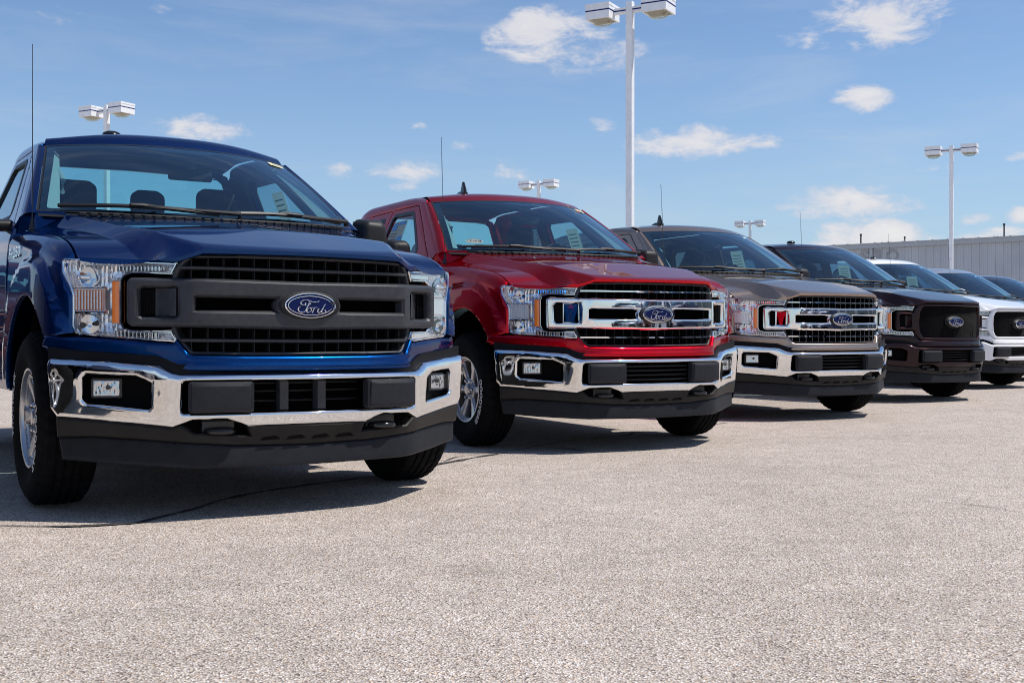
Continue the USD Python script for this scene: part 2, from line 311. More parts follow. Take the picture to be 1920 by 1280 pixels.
# ---------------------------------------------------------------- ground
def ground_material():
    n = {'geo': ('geometry', {}), 'p': ('principled_bsdf', {'roughness': .86, 'specular_ior_level': .3}),
         'v': ('voronoi_texture', {'scale': 165.0}), 'sp': ('separate_color', {}), 'v2': ('voronoi_texture', {'scale': 340.0}), 'sp2': ('separate_color', {}),
         'r': ('rgb_ramp', {'ramp': [(0, (.14, .115, .097)), (.12, (.31, .254, .211)), (.30, (.43, .364, .298)), (.55, (.515, .46, .40)), (.76, (.57, .52, .46)), (.86, (.55, .415, .285)), (.95, (.70, .655, .60)), (1, (.79, .755, .71))]}),
         'r2': ('rgb_ramp', {'ramp': [(0, (.60, .585, .57)), (.5, (1.04, 1.03, 1.02)), (1, (1.30, 1.30, 1.30))]}),
         'mul': ('mix_color', {'blend_type': 'multiply', 'fac': 1.0, 'use_clamp': False}),
         'n1': ('noise_texture', {'scale': .55, 'detail': 6.0, 'roughness': .62}), 'n2': ('noise_texture', {'scale': 5.0, 'detail': 5.0, 'roughness': .7}),
         'r3': ('rgb_ramp', {'ramp': [(.25, (.83, .82, .84)), (.5, (1.0, .995, 1.03)), (.75, (1.11, 1.11, 1.16))]}), 'r4': ('rgb_ramp', {'ramp': [(.3, (.86, .855, .85)), (.65, (1.06, 1.06, 1.06))]}),
         'mul2': ('mix_color', {'blend_type': 'multiply', 'fac': 1.0, 'use_clamp': False}), 'mul3': ('mix_color', {'blend_type': 'multiply', 'fac': 1.0, 'use_clamp': False}),
         'b': ('bump', {'strength': .9, 'distance': .007})}
    L = [('geo.position', f'{k}.vector') for k in ('v', 'v2', 'n1', 'n2')] + [('v.color', 'sp.color'), ('v2.color', 'sp2.color'), ('sp.r', 'r.fac'), ('sp2.r', 'r2.fac'), ('r.color', 'mul.a'), ('r2.color', 'mul.b'),
         ('n1.fac', 'r3.fac'), ('n2.fac', 'r4.fac'), ('mul.result', 'mul2.a'), ('r3.color', 'mul2.b'), ('mul2.result', 'mul3.a'), ('r4.color', 'mul3.b'), ('mul3.result', 'p.base_color'), ('v.distance', 'b.height'), ('b.normal', 'p.normal')]
    return usdkit.material(stage, '/World/Looks/pavement', n, L, surface='p.BSDF')
g = ground_material()
gv = np.array([[-1500, -1500, 0], [1500, -1500, 0], [1500, 1500, 0], [-1500, 1500, 0]], float)
tag(stage.GetPrimAtPath(put('/World', 'pavement', (gv, np.array([[0, 1, 2], [0, 2, 3]]), None), g)), 'pale speckled asphalt of the sales lot', None, None, 'structure')

pbr('crack_fill', (.035, .033, .032), .8, noise=(30., .5))
def crack(pts, w, seed):
    """A thin ragged line of open joint in the pavement, a sheet 4 mm above it."""
    r = np.random.default_rng(seed); P = np.asarray(pts, float); L = np.r_[0, np.cumsum(np.linalg.norm(np.diff(P, axis=0), axis=1))]
    t = np.arange(0, L[-1], .045); c = np.stack([np.interp(t, L, P[:, 0]), np.interp(t, L, P[:, 1])], 1)
    c += np.stack([meshkit.noise(np.stack([t * 3, t * 0 + seed, t * 0], -1)) - .5, meshkit.noise(np.stack([t * 3, t * 0 + seed + 9, t * 0], -1)) - .5], -1) * .10
    d = np.gradient(c, axis=0); d /= np.linalg.norm(d, axis=1, keepdims=True); nn = np.c_[-d[:, 1], d[:, 0]]
    ww = w * (.25 + 1.2 * meshkit.noise(np.stack([t * 9, t * 0 + seed, t * 0 + 3], -1)))[:, None] * np.clip(np.minimum(t, t[-1] - t) / .3, .15, 1)[:, None]
    G = np.stack([np.c_[c - nn * ww, np.full(len(c), .004)], np.c_[c + nn * ww, np.full(len(c), .004)]], 1)
    v, f = grid(G); return v, f, None
def gp(u, v):
    d = 2199.88 * EYE / (v - 624.5); return ((u - 960) / 2199.88 * d, d)
for i, (pts, w) in enumerate(((((-40, 988), (120, 986), (250, 982), (330, 962), (470, 930), (700, 893), (860, 862), (980, 845)), .019), (((820, 868), (930, 846), (1080, 826), (1200, 812), (1400, 790)), .008), (((990, 836), (1060, 842), (1125, 852)), .014),
                                (((1350, 772), (1440, 768), (1560, 780)), .007), (((1640, 722), (1740, 730), (1860, 727), (1990, 731)), .012), (((1690, 938), (1760, 941), (1830, 949), (1990, 968)), .003), (((900, 800), (1010, 793), (1150, 800)), .008))):
    tag(stage.GetPrimAtPath(put('/World', 'pavement_crack', crack([gp(*p) for p in pts], w, i + 3), MATS['crack_fill'])), None, None, None, 'structure')
# ---------------------------------------------------------------- building behind the lot
def wall_material():
    n = {'geo': ('geometry', {}), 'p': ('principled_bsdf', {'roughness': .5}), 'n': ('noise_texture', {'scale': .8, 'detail': 5.0}), 'r': ('rgb_ramp', {'ramp': [(.3, (.38, .405, .435)), (.7, (.44, .465, .495))]})}
    return usdkit.material(stage, '/World/Looks/metal_siding', n, [('geo.position', 'n.vector'), ('n.fac', 'r.fac'), ('r.color', 'p.base_color')], surface='p.BSDF')
siding = wall_material(); pbr('siding_trim', (.34, .36, .38), .5); pbr('stain', (.28, .285, .295), .7, noise=(3., .25))
P_l, P_r = px(1500, 466, 67.6), px(1960, 441, 59.0)
base = np.array([P_l[0], P_l[1], 0]); dirw = (P_r - P_l)[:2]; ang = math.atan2(dirw[1], dirw[0]); wall_h = 5.75
bld = thing('warehouse', 'long low warehouse of ribbed pale grey metal siding behind the trucks', 'building', base, ang)
pitch = .40; nP = 62
def rib_panel(wd, h):
    # one sheet: flat field with two shallow minor ribs and a raised rib at its edge
    pf = [(0, 0), (.04, 0), (.055, -.035), (.095, -.035), (.11, 0), (.19, 0), (.20, -.012), (.22, -.012), (.23, 0), (.30, 0), (.31, -.012), (.33, -.012), (.34, 0), (wd, 0)]
    P = np.array([[(x, y, z) for x, y in pf] for z in (0, h)]); return grid(P)
pan = A(rib_panel(pitch, wall_h - .28), 10)
for i in range(nP):
    put(bld, 'wall_panel', pan, siding, xf=(-6 + i * pitch, 0, 0))
put(bld, 'eave_gutter', A(join(bx(-6, -6 + nP * pitch, -.16, .02, wall_h - .28, wall_h - .02), bx(-6, -6 + nP * pitch, -.19, .02, wall_h - .05, wall_h)), False), MATS['siding_trim'])
for x in (2.72 + 1.5, 14.0):
    put(bld, 'downpipe', A(bx(x, x + .16, -.14, -.045, 0, wall_h - .3), False), MATS['siding_trim'])
rf = np.array([[-6, 0.02, wall_h - .03], [-6 + nP * pitch, 0.02, wall_h - .03], [-6 + nP * pitch, 14, wall_h + .25], [-6, 14, wall_h + .25]])
put(bld, 'roof', (rf, np.array([[0, 1, 2], [0, 2, 3]]), None), MATS['roof_felt'])
put(bld, 'roof_seam', A(join(*[bx(-6 + i * .8, -6 + i * .8 + .06, 0.0, .4, wall_h - .03, wall_h + .05) for i in range(31)]), False), MATS['siding_trim'], kind='stuff')
put(bld, 'back_wall', A(bx(-6, -6 + nP * pitch, 13.9, 14, 0, wall_h), False), siding)
def on_wall(u):                       # distance along the wall that a pixel column meets
    k = (u - 960) / 2199.88; c, s = math.cos(ang), math.sin(ang); return (k * base[1] - base[0]) / (c - k * s)
for u, hgt, r in ((1597, .58, .045), (1680, .30, .035), (1868, .70, .042)):
    x = on_wall(u); put(bld, 'vent_pipe', A(join(moved(lathe([(0, 0), (0, r), (hgt, r), (hgt, r * 1.45), (hgt + .1, r * 1.45), (hgt + .1, 0)], 12, 'z'), (x, 1.2, wall_h - .02)))), MATS['vent_pipe'])
for u in (1640, 1651, 1858):
    x = on_wall(u); put(bld, 'roof_vent', A(moved(lathe([(0, 0), (0, .03), (.06, .03), (.06, .06), (.11, .05), (.12, 0)], 10, 'z'), (x, 1.0, wall_h + .0))), MATS['vent_pipe'])
# the shadows that removed sign letters left on the siding
def wall_letter(poly, x):
    v, f = inflate(poly, ((0, 0),), us=()); return A((np.c_[v[:, 0] + x, np.full(len(v), -.040), v[:, 1]], f), False)
lz = wall_h - .28 - .14 - .62
S_ = LineString([(.42, .52), (.30, .60), (.12, .58), (.05, .44), (.2, .33), (.40, .25), (.42, .10), (.25, .02), (.05, .08)]).buffer(.07)
I_ = sbox(0, 0, .36, .62); O_ = Point(.33, .31).buffer(.34).difference(Point(.33, .31).buffer(.22))
for P_, u in ((S_, 1613), (I_, 1641), (O_, 1662)):
    put(bld, 'letter_stain', wall_letter(shapely.affinity.translate(P_, 0, lz), on_wall(u)), MATS['stain'])

# ---------------------------------------------------------------- lot lamps
def rot2(x, y, a): return (x * math.cos(a) - y * math.sin(a), x * math.sin(a) + y * math.cos(a))
LH = 8.45
def lamp_head():
    w, h = .60, .34
    body = join(bx(-w/2, w/2, -w/2, w/2, 0, h), bx(-w/2 - .008, w/2 + .008, -w/2 - .008, w/2 + .008, h - .05, h + .012))
    s = .004; z0, z1 = .175, .205
    stripe = bx(-w/2 - s, w/2 + s, -w/2 - s, w/2 + s, z0, z1)
    n = 12; g_ = np.linspace(-1, 1, n); X, Y = np.meshgrid(g_, g_, indexing='ij'); R = np.clip(1 - (X**2 + Y**2) / 1.25, 0, 1)
    P = np.stack([X * .245, Y * .245, -.004 - .125 * np.sqrt(R) * (R > 0) * sm(R * 2)], -1)
    bulb = hull([((-.09, 0, -.03), .035), ((.09, 0, -.03), .03)], 10)
    return A(body, False), A(stripe, False), A(grid(P), True), A(bulb)
HEAD = lamp_head()
POLE = A(bx(-.075, .075, -.075, .075, 0, LH), False)
ARM = A(bx(.075, .42, -.05, .05, 0, .13), False); ARM_S = A(bx(.079, .416, -.054, .054, .05, .08), False)
glass_mat('lamp_glass', (.80, .78, .70), .06, 1.5)
def lot_lamp(u, d, label, a=math.radians(-29)):
    t = thing('lot_lamp', label, 'lamp post', ((u - 960) / 2199.88 * d, d, 0), a, 'twin head lamp posts around the lot')
    put(t, 'pole', POLE, MATS['lamp_white']); put(t, 'pole_base', A(moved(lathe([(0, 0), (0, .26), (.55, .26), (.58, .2), (.58, 0)], 20, 'z')), 30), MATS['siding_trim'])
    for s in (1, -1):
        hd = group_node(t, 'lamp_head', (s * .70, 0, LH - .36)); 
        put(hd, 'housing', HEAD[0], MATS['lamp_white']); put(hd, 'blue_stripe', HEAD[1], MATS['stripe_blue']); put(hd, 'glass_bowl', HEAD[2], MATS['lamp_glass']); put(hd, 'reflector_tray', A(bx(-.25, .25, -.25, .25, -.003, -.001), False), MATS['lamp_lens'])
        ar = group_node(t, 'arm', (0, 0, LH - .255), 0 if s > 0 else math.pi); put(ar, 'arm_bar', ARM, MATS['lamp_white']); put(ar, 'blue_stripe', ARM_S, MATS['stripe_blue'])
lot_lamp(1181, 27.2, 'nearest lamp post, behind the red pickup, its heads cut by the top edge')
lot_lamp(201, 39.5, 'white twin head lamp post seen through the cab of the blue pickup')
lot_lamp(1010, 59.0, 'small far white lamp post peeking over the roof of the red pickup')
lot_lamp(1406, 80.0, 'smallest farthest lamp post peeking over the grey brown pickup roof')
lot_lamp(1783, 48.0, 'white lamp post standing in front of the grey metal warehouse')
# ---------------------------------------------------------------- pickup trucks
# truck axes: x to its left hand (the right of the picture), y towards its tail, z up; metres
def curve(xs, ys): return PC(np.asarray(xs, float), np.asarray(ys, float), extrapolate=True)
YF = curve([0, .3, .487, .56, .69, .735, .94, 1.1], [.092, .112, .15, .205, .275, .305, .50, .72])        # front of the grille, in plan
YH = curve([0, .3, .54, .735, .94, 1.0, 1.1], [.05, .11, .205, .36, .538, .62, .80])                         # front of the headlamps
YV = curve([0, .3, .487, .56, .74, .94, .99, 1.03], [.080, .098, .143, .198, .345, .528, .585, .66])            # painted lower panel
YB = curve([0, .27, .48, .55, .647, .865, 1.0, 1.03, 1.1], [.05, .066, .095, .13, .21, .39, .497, .53, .62])    # bumper
US = np.round(np.arange(-1.08, 1.085, .04), 3)
def fmap(m, fy, off=0.0, tilt=None):
    v = np.asarray(m[0], float); a, b, n = v.T; s = np.where(a < 0, -1.0, 1.0); d = fy.derivative()(np.abs(a)) * s; L = np.sqrt(1 + d * d)
    y = fy(np.abs(a)) + off + (tilt(b) if tilt is not None else 0)
    return np.c_[a + n * d / L, y - n / L, b], m[1]
def front(poly, fy, rings=((0, 0),), depth=.03, off=0.0, tilt=None, us=US, vs=(), smooth=35):
    return A(fmap(inflate(poly, rings, us, vs, depth), fy, off, tilt), smooth)
def both(p): return unary_union([p, shapely.affinity.scale(p, -1, 1, origin=(0, 0))])
BEV = ((0, -.010), (.003, -.004), (.008, 0))

# --- outlines of the face
SUR_OUT = mirror_poly([(0, 1.131), (.30, 1.130), (.50, 1.126), (.515, 1.120), (.533, 1.103), (.552, 1.066), (.563, 1.03), (.568, .92), (.566, .81), (.553, .772), (.512, .714), (.497, .704), (.3, .701), (0, .700)])
SUR_IN = mirror_poly([(0, 1.117), (.30, 1.116), (.492, 1.112), (.515, 1.094), (.537, 1.055), (.545, 1.02), (.55, .92), (.547, .815), (.535, .780), (.498, .727), (.486, .718), (.3, .715), (0, .714)])
WING = rnd(mirror_poly([(0, 1.021), (.45, 1.026), (.738, 1.030), (.738, .823), (.45, .818), (0, .810)]), .028)
BOSS = shapely.affinity.scale(Point(0, .917).buffer(1, 40), .158, .080)
SLOT = mirror_poly([(0, .944), (.486, .946), (.486, .893), (0, .892)]).difference(BOSS)
VENT = rnd(both(sbox(.552, .866, .690, .986)), .014)
FRAME = WING.union(BOSS.buffer(.002)).difference(SLOT).difference(VENT)
VENT_IN = rnd(both(sbox(.615, .868, .688, .984)), .012)
HL = Polygon([(.547, .757), (.885, .783), (.903, .795), (.912, .824), (.912, .956), (.922, .993), (.946, 1.052), (.947, 1.103), (.937, 1.112), (.547, 1.089), (.567, 1.043), (.700, 1.049), (.730, 1.037), (.741, 1.018), (.741, .842), (.731, .818), (.703, .808), (.567, .805)])
VAL = mirror_poly([(0, .6985), (.3, .6995), (.499, .7025), (.516, .711), (.556, .770), (.570, .752), (.60, .7565), (.89, .779), (.93, .783), (.985, .785), (1.012, .78), (1.018, .735), (.985, .716), (.903, .704), (.70, .690), (.632, .682), (.60, .663), (.560, .640), (.53, .634), (.3, .631), (0, .630)])
BUMP = mirror_poly([(0, .625), (.555, .625), (.585, .632), (.636, .660), (.66, .666), (.81, .679), (1.008, .691), (1.018, .676), (1.0, .475), (.978, .438), (.79, .420), (.575, .398), (.545, .412), (.505, .430), (.36, .430), (.305, .412), (.272, .399), (0, .400)])
FOGH = rnd(both(Polygon([(.652, .476), (.868, .497), (.886, .512), (.890, .606), (.877, .623), (.705, .614), (.655, .588)])), .008)
MIDH = rnd(sbox(-.547, .459, .547, .594), .012)
PAD = rnd(both(sbox(.262, .463, .535, .592)), .014)
SKIRT = mirror_poly([(0, .402), (.275, .401), (.26, .360), (.50, .375), (.545, .41), (.575, .40), (.79, .422), (.978, .44), (.972, .352), (.84, .357), (.47, .332), (.3, .318), (0, .312)])
DAM = mirror_poly([(0, .313), (.3, .319), (.47, .334), (.84, .360), (.965, .356), (.952, .256), (.75, .238), (.5, .226), (0, .222)])
def stroke(pts, w, n=26):
    p = np.array(pts, float); t = np.r_[0, np.cumsum(np.linalg.norm(np.diff(p, axis=0), axis=1))]
    from scipy.interpolate import CubicSpline
    s = np.linspace(0, t[-1], n); return LineString(CubicSpline(t, p)(s)).buffer(w)
def script_mark():
    """The cursive word in the oval badge, drawn as pen strokes in the units of the oval's half axes."""
    S = []
    def add(pts, w): S.append(stroke([((x - 970) / 595, (440 - y) / 280) for x, y in pts], w))
    q = .017
    add([(848, 388), (815, 424), (768, 418), (752, 378), (790, 336), (862, 322), (950, 342), (1040, 366), (1105, 364), (1148, 340)], q * 1.15)
    add([(932, 372), (905, 440), (868, 515), (815, 572), (748, 582), (700, 545), (700, 490), (736, 458)], q * 1.2)
    add([(850, 446), (900, 438), (950, 412), (962, 388), (935, 392)], q * .8)
    add([(955, 482), (905, 506), (880, 552), (900, 584), (945, 566), (978, 512), (960, 480), (985, 492), (1020, 476)], q)
    add([(1042, 474), (1025, 530), (1000, 586)], q); add([(1020, 540), (1055, 492), (1088, 474), (1112, 488)], q)
    add([(1205, 494), (1158, 500), (1126, 552), (1146, 586), (1186, 560), (1226, 506)], q); add([(1300, 402), (1262, 450), (1226, 520), (1216, 572), (1246, 584), (1290, 528)], q * 1.05)
    u = unary_union(S); return shapely.affinity.scale(u, .124, .059, origin=(0, 0))
E1 = lambda a, b: shapely.affinity.scale(Point(0, 0).buffer(1, 48), a, b, origin=(0, 0))
CACHE = {}
def C(key, fn):
    if key not in CACHE: CACHE[key] = fn()
    return CACHE[key]
def flat_front(poly, y, z, rings=((0, 0),), depth=.004, us=(), dome=0.0, smooth=35):
    v, f = inflate(poly, rings, us, (), depth); 
    nn = v[:, 2] + dome * (1 - np.clip((v[:, 0] / .125) ** 2 + (v[:, 1] / .06) ** 2, 0, 1))
    return A((np.c_[v[:, 0], y - nn, v[:, 1] + z], f), smooth)

# --- sheet metal of the nose
ZTOP = curve([.04, .085, .12, .3, .6, .75, 1.0, 1.35, 1.7], [1.135, 1.152, 1.166, 1.207, 1.262, 1.289, 1.330, 1.376, 1.41])
ZSH = curve([.4, .53, .6, .7, .85, 1.1, 1.4, 1.75], [1.075, 1.122, 1.162, 1.196, 1.226, 1.262, 1.296, 1.325])
XD = curve([.05, .15, .7, 1.2, 1.5, 1.7], [.44, .49, .590, .672, .745, .78])
HB_Y = curve([0, .3, .46, .545, .60, .66, .72, .78, .84, .90, .95], [.078, .096, .133] + [float(YH(q)) - .008 for q in (.545, .60, .66, .72, .78, .84, .90, .95)]); HB_Z = lambda q: np.interp(q, [0, .455, .538, .547, .937, 1], [1.131, 1.128, 1.096, 1.0925, 1.1155, 1.118])
def ws_base(u): a = np.abs(u); return np.stack([.863 * u, 1.30 + .30 * a ** 2.3, 1.392 + .022 * a ** 2], -1)
def ws_top(u): a = np.abs(u); return np.stack([.70 * u, 2.04 + .24 * a ** 2.3, 1.864 - .014 * a ** 2], -1)
def ws(u, v):
    u, v = np.asarray(u, float), np.asarray(v, float); b, t = ws_base(u), ws_top(u); p = b + (t - b) * v[..., None]
    bow = .035 * 4 * v * (1 - v) * (1 - .5 * u ** 2); return p + np.stack([0 * bow, -.55 * bow, .83 * bow], -1)
def hood_z(x, y):
    a = np.abs(x); zs, xd = ZSH(y), XD(y); yc = .66 - .42 * np.minimum(a, .62) ** 2
    e = .010; up = .5 * ((y - yc) + np.sqrt((y - yc) ** 2 + e * e)); lo = y - up
    zt = 1.160 + .232 * (lo - .11) + (.142 + .03 * np.clip(y - .95, 0, 1)) * up - .007 * (a / .5) ** 2
    D = zt - zs; f = lambda q: .5 * (q + np.sqrt(q * q + 4e-5)) - .5 * ((q - 1) + np.sqrt((q - 1) ** 2 + 4e-5))
    w = .80 * f((a - xd) / .088) + .20 * f((a - xd - .088) / (.885 - xd - .088))
    z = zt - D * w + .003
    r = HB_Z(a) + .020 + .52 * (y - HB_Y(a)); k = .014; h = np.clip(.5 + .5 * (r - z) / k, 0, 1)
    return r * (1 - h) + z * h - k * h * (1 - h)
def make_hood():
    xs = np.unique(np.round(np.r_[np.linspace(-.884, .884, 71), np.linspace(.42, .80, 60), -np.linspace(.42, .80, 60)], 4)); rows = []
    t = np.r_[0, np.linspace(0, 1, 76)[1:] ** 1.4]
    y0 = HB_Y(np.abs(xs)); z0 = HB_Z(np.abs(xs)); yb = ws_base(xs / .863)[:, 1] - .035
    rows.append(np.stack([xs, y0 + .05, z0 - .004], -1)); rows.append(np.stack([xs, y0 + .012, z0 - .001], -1)); rows.append(np.stack([xs, y0 + .003, z0 + .005], -1))
    for q in t:
        y = y0 + (yb - y0) * q; rows.append(np.stack([xs, y, hood_z(xs, y)], -1))
    last = rows[-1].copy(); last[:, 2] -= .03; rows.append(last)
    G = np.array(rows)
    for sgn, c in ((-1, 0), (1, -1)):
        pass
    G = np.concatenate([np.concatenate([G[:, :1] + [0, 0, -.03], G], 1), G[:, -1:] + [0, 0, -.03]], 1)
    v, f = grid(np.transpose(G, (1, 0, 2))); return A((v, f), 30)
def make_cowl_corner():
    xs = np.linspace(.74, .884, 10); yb = ws_base(xs / .863)[:, 1] - .035; lo = np.stack([xs, yb, hood_z(xs, yb) - .006], -1)
    lo = np.vstack([lo, [[.905, 1.64, float(ZSH(1.64)) + .0], [.94, 1.69, float(ZSH(1.69)) - .02]]])
    us = np.r_[np.linspace(.862, 1.0, 9)]; hi = ws_base(us) + np.array([.004, -.006, .0]); hi = np.vstack([hi, [[.885, 1.618, 1.412], [.915, 1.642, 1.400], [.935, 1.69, 1.385]]])
    t = np.linspace(0, 1, 5)[:, None, None]; return grid((lo[None] * (1 - t) + hi[None] * t).transpose(1, 0, 2))
AC = (1.0, .41)
def arch_poly(rf, rb, rz, p=2.0, zlo=.2):
    th = np.linspace(0, np.pi, 49); c, s = np.cos(th), np.sin(th)
    x = AC[0] + np.sign(c) * np.abs(c) ** (2 / p) * np.where(c > 0, rb, rf); z = AC[1] + np.abs(s) ** (2 / p) * rz
    return Polygon([(x[0], zlo)] + list(zip(x, z)) + [(x[-1], zlo)])
XB = curve([.36, .46, .50, .54, .62, .74, .9, 1.2, 6], [.80, .880, .916, .947, .966, .981, .989, .991, .991])
def side_x(y, z):
    x = XB(np.clip(y, .36, 6)) - .30 * np.clip(.72 - z, 0, 1) ** 2 - .05 * np.clip(z - .98, 0, 1)
    dx = (y - AC[0]) / np.where(y > AC[0], .70, .545); dz = (z - AC[1]) / .735
    rho = (np.abs(dx) ** 2.5 + np.abs(np.clip(dz, 0, 9)) ** 2.5) ** .4
    return x + .030 * sm((1 - rho) / .026)
def fender_map(m):
    v = np.asarray(m[0], float); y, s, n = v.T; zr = ZSH(y) - .095; lo = s <= zr
    xr = side_x(y, zr); r = np.clip((s - zr) / .17, 0, 1); th = r * np.pi / 2
    x = np.where(lo, side_x(y, s), xr - (xr - .890) * (1 - np.cos(th))); z = np.where(lo, s, zr + .095 * np.sin(th))
    nx = np.where(lo, 1, np.cos(th)); nz = np.where(lo, 0, np.sin(th)); return np.c_[x + n * nx, y, z + n * nz], m[1]
def make_fender():
    ys = np.linspace(1.715, .55, 40)
    top = [(y, float(ZSH(y)) + .075) for y in ys]
    P = Polygon([(1.715, .56)] + top + [(.549, 1.055), (.524, .995), (.506, .957), (.505, .795), (.53, .786), (.60, .783), (.612, .70)] + [(.66, .5), (1.2, .4)]).buffer(0).difference(arch_poly(.465, .585, .558))
    P = max(polys(P), key=lambda q: q.area)
    m = inflate(P, ((0, -.004), (.004, 0)), np.arange(.5, 1.75, .03), np.arange(.5, 1.5, .022), .02)
    return fender_map(m)
# --- cab
XC = curve([.4, .55, .8, 1.05, 1.25, 1.345, 1.40, 1.85, 1.9], [.955, .978, .990, .991, .978, .950, .926, .735, .715])
def cab_map(Yr):
    zre = curve([2.1, 2.3, 2.55, 2.9, Yr - .3, Yr - .08, Yr + .4], [1.853, 1.872, 1.915, 1.937, 1.940, 1.915, 1.88])
    def f(m):
        v = np.asarray(m[0], float); y, s, n = v.T; r = np.clip((s - 1.85) / .10, 0, 1); up = s > 1.85
        x = np.where(up, .735 - .085 * r ** 1.5, XC(np.minimum(s, 1.85))); z = np.where(up, 1.85 + (zre(y) - 1.85) * np.sin(r * np.pi / 2), s)
        x = x - .06 * np.clip((y - Yr + .25) / .3, 0, 1) ** 2 * (s > 1.4)
        return np.c_[x + n * np.where(up, np.cos(r * 1.4), 1), y, z + n * np.where(up, np.sin(r * 1.4), .25 * (s > 1.4))], m[1]
    return f, zre
SVS = np.r_[np.arange(.5, 1.35, .07), np.arange(1.35, 1.42, .012), np.arange(1.44, 1.85, .05), np.arange(1.85, 1.96, .012)]
def door_shapes(cab):
    """Outlines (y, z) of the side doors and of the glass in them."""
    ye = 3.03 if cab != 'crew' else 2.90
    d = rnd(Polygon([(1.735, .60), (1.735, 1.33), (1.90, 1.44), (2.435, 1.832), (2.47, 1.842), (ye - .06, 1.846), (ye - .01, 1.80), (ye + .03, 1.38), (ye, .60)]), .012)
    w = rnd(Polygon([(2.075, 1.425), (2.485, 1.765), (2.53, 1.783), (ye - .11, 1.79), (ye - .075, 1.76), (ye - .045, 1.425)]), .014)
    out = [('door', d, w)]
    if cab == 'super':
        out.append(('rear_door', rnd(Polygon([(ye + .01, .60), (ye + .042, 1.38), (ye + .002, 1.80), (ye + .0, 1.846), (3.52, 1.84), (3.62, 1.80), (3.80, 1.38), (3.74, .60)]), .01), rnd(Polygon([(ye + .16, 1.43), (ye + .12, 1.775), (3.44, 1.77), (3.52, 1.73), (3.66, 1.43)]), .014)))
    if cab == 'crew':
        out.append(('rear_door', rnd(Polygon([(ye + .01, .60), (ye + .042, 1.38), (ye + .002, 1.80), (ye + .0, 1.846), (3.74, 1.84), (3.83, 1.80), (3.98, 1.38), (3.90, .60)]), .01), rnd(Polygon([(ye + .10, 1.43), (ye + .06, 1.775), (3.68, 1.77), (3.75, 1.73), (3.87, 1.43)]), .014)))
    return out
YREAR = {'regular': 3.30, 'super': 3.98, 'crew': 4.22}
def make_cab(cab):
    Yr = YREAR[cab]; cm, zre = cab_map(Yr); R = {}
    ds = door_shapes(cab)
    outer = Polygon([(1.72, .50), (1.72, 1.33), (1.655, 1.40), (2.335, 1.85), (2.36, 1.94), (Yr - .16, 1.94), (Yr - .04, 1.86), (Yr + .02, 1.75), (Yr + .06, 1.38), (Yr + .05, .50)])
    hole = unary_union([d.buffer(.004) for _, d, _ in ds])
    ysl = np.arange(1.6, 4.6, .08)
    R['side'] = cm(inflate(outer.difference(hole), ((0, -.004), (.004, 0)), ysl, SVS, .03))
    R['jamb'] = cm(inflate(unary_union([d.buffer(.03).difference(d.buffer(-.02)).difference(w.buffer(.004)) for _, d, w in ds]), ((0, -.034),), ysl, SVS))
    R['doors'] = []
    for nm, d, w in ds:
        pane = w.buffer(.012)
        R['doors'].append((nm, cm(inflate(d.difference(w), ((0, -.004), (.004, 0)), ysl, SVS, .03)), cm(inflate(pane, ((0, -.010),), ysl, SVS)), cm(inflate(w.buffer(.02).difference(w.buffer(-.008)), ((0, .002),), ysl, SVS, .01)), w,
                           cm(inflate(d.intersection(sbox(0, .6, 9, 1.40)).buffer(-.02), ((0, -.06),), ysl, SVS))))
    # A pillar between windscreen and side
    v = np.linspace(-.02, 1.0, 16); e0 = ws(np.ones_like(v), v) + np.array([.004, .002, .0]); zz = 1.395 + (1.853 - 1.395) * v
    e1 = np.stack([XC(zz), 1.648 + (2.340 - 1.648) * v, zz], -1); t = np.linspace(0, 1, 7)
    P = e0[:, None] * (1 - t)[None, :, None] + e1[:, None] * t[None, :, None]; bul = .022 * np.sin(np.pi * t) ** .8; P = P + bul[None, :, None] * np.array([.5, -.62, .3])
    R['a_pillar'] = grid(P.transpose(1, 0, 2))
    # roof: from the windscreen's upper edge to the back
    u = np.linspace(-1, 1, 41); yy = np.linspace(0, 1, 40) ** 1.4; G = []
    top = ws_top(u); zc = curve([0, .02, .05, .10, .2, .4, .8, .95, 1], [0, .018, .046, .074, .097, .110, .107, .092, .072])
    for q in yy:
        y = top[:, 1] + .012 + (Yr - .01 + .0 * u - top[:, 1]) * q; wid = .70 + (.652 - .70) * sm(q * 6)
        ze = np.where(q < .0, 0, zre(np.clip(y, 2.1, Yr)))
        zmid = top[:, 2] + .004 + zc(q) + .0
        edge = np.abs(u) ** 5 * sm(q * 5); z = zmid * (1 - edge) + (ze + .002) * edge
        G.append(np.stack([u * wid, y, z], -1))
    G = np.array(G); lip = G[0] + [0, .004, -.012]; G = np.concatenate([lip[None], G], 0)
    back = G[-1] + [0, .02, -.05]; G = np.concatenate([G, back[None]], 0)
    R['roof'] = grid(G.transpose(1, 0, 2)); R['liner'] = grid((G[2:-1, 2:-2] - [0, 0, .022]).transpose(1, 0, 2))
    # back of the cab with its window
    bo = mirror_poly([(0, 1.93), (.55, 1.92), (.66, 1.88), (.87, 1.40), (.93, 1.30), (.93, .6), (0, .6)]); wo = rnd(mirror_poly([(0, 1.878), (.585, 1.868), (.630, 1.835), (.735, 1.53), (.715, 1.50), (0, 1.50)]), .03)
    BK = curve([0, .5, 1, 1.1], [.03, .02, -.02, -.03])
    def bk(m):
        v = np.asarray(m[0]); return np.c_[v[:, 0], Yr + BK(np.abs(v[:, 0])) - .10 * np.clip(v[:, 1] - 1.4, 0, 1) + v[:, 2], v[:, 1]], m[1][:, ::-1]
    R['back'] = bk(inflate(bo.difference(wo), ((0, 0),), US, np.arange(.6, 2, .1), .03, True)); R['back_glass'] = bk(inflate(wo.buffer(.01), ((0, -.012),), US, np.arange(.6, 2, .1)))
    return R
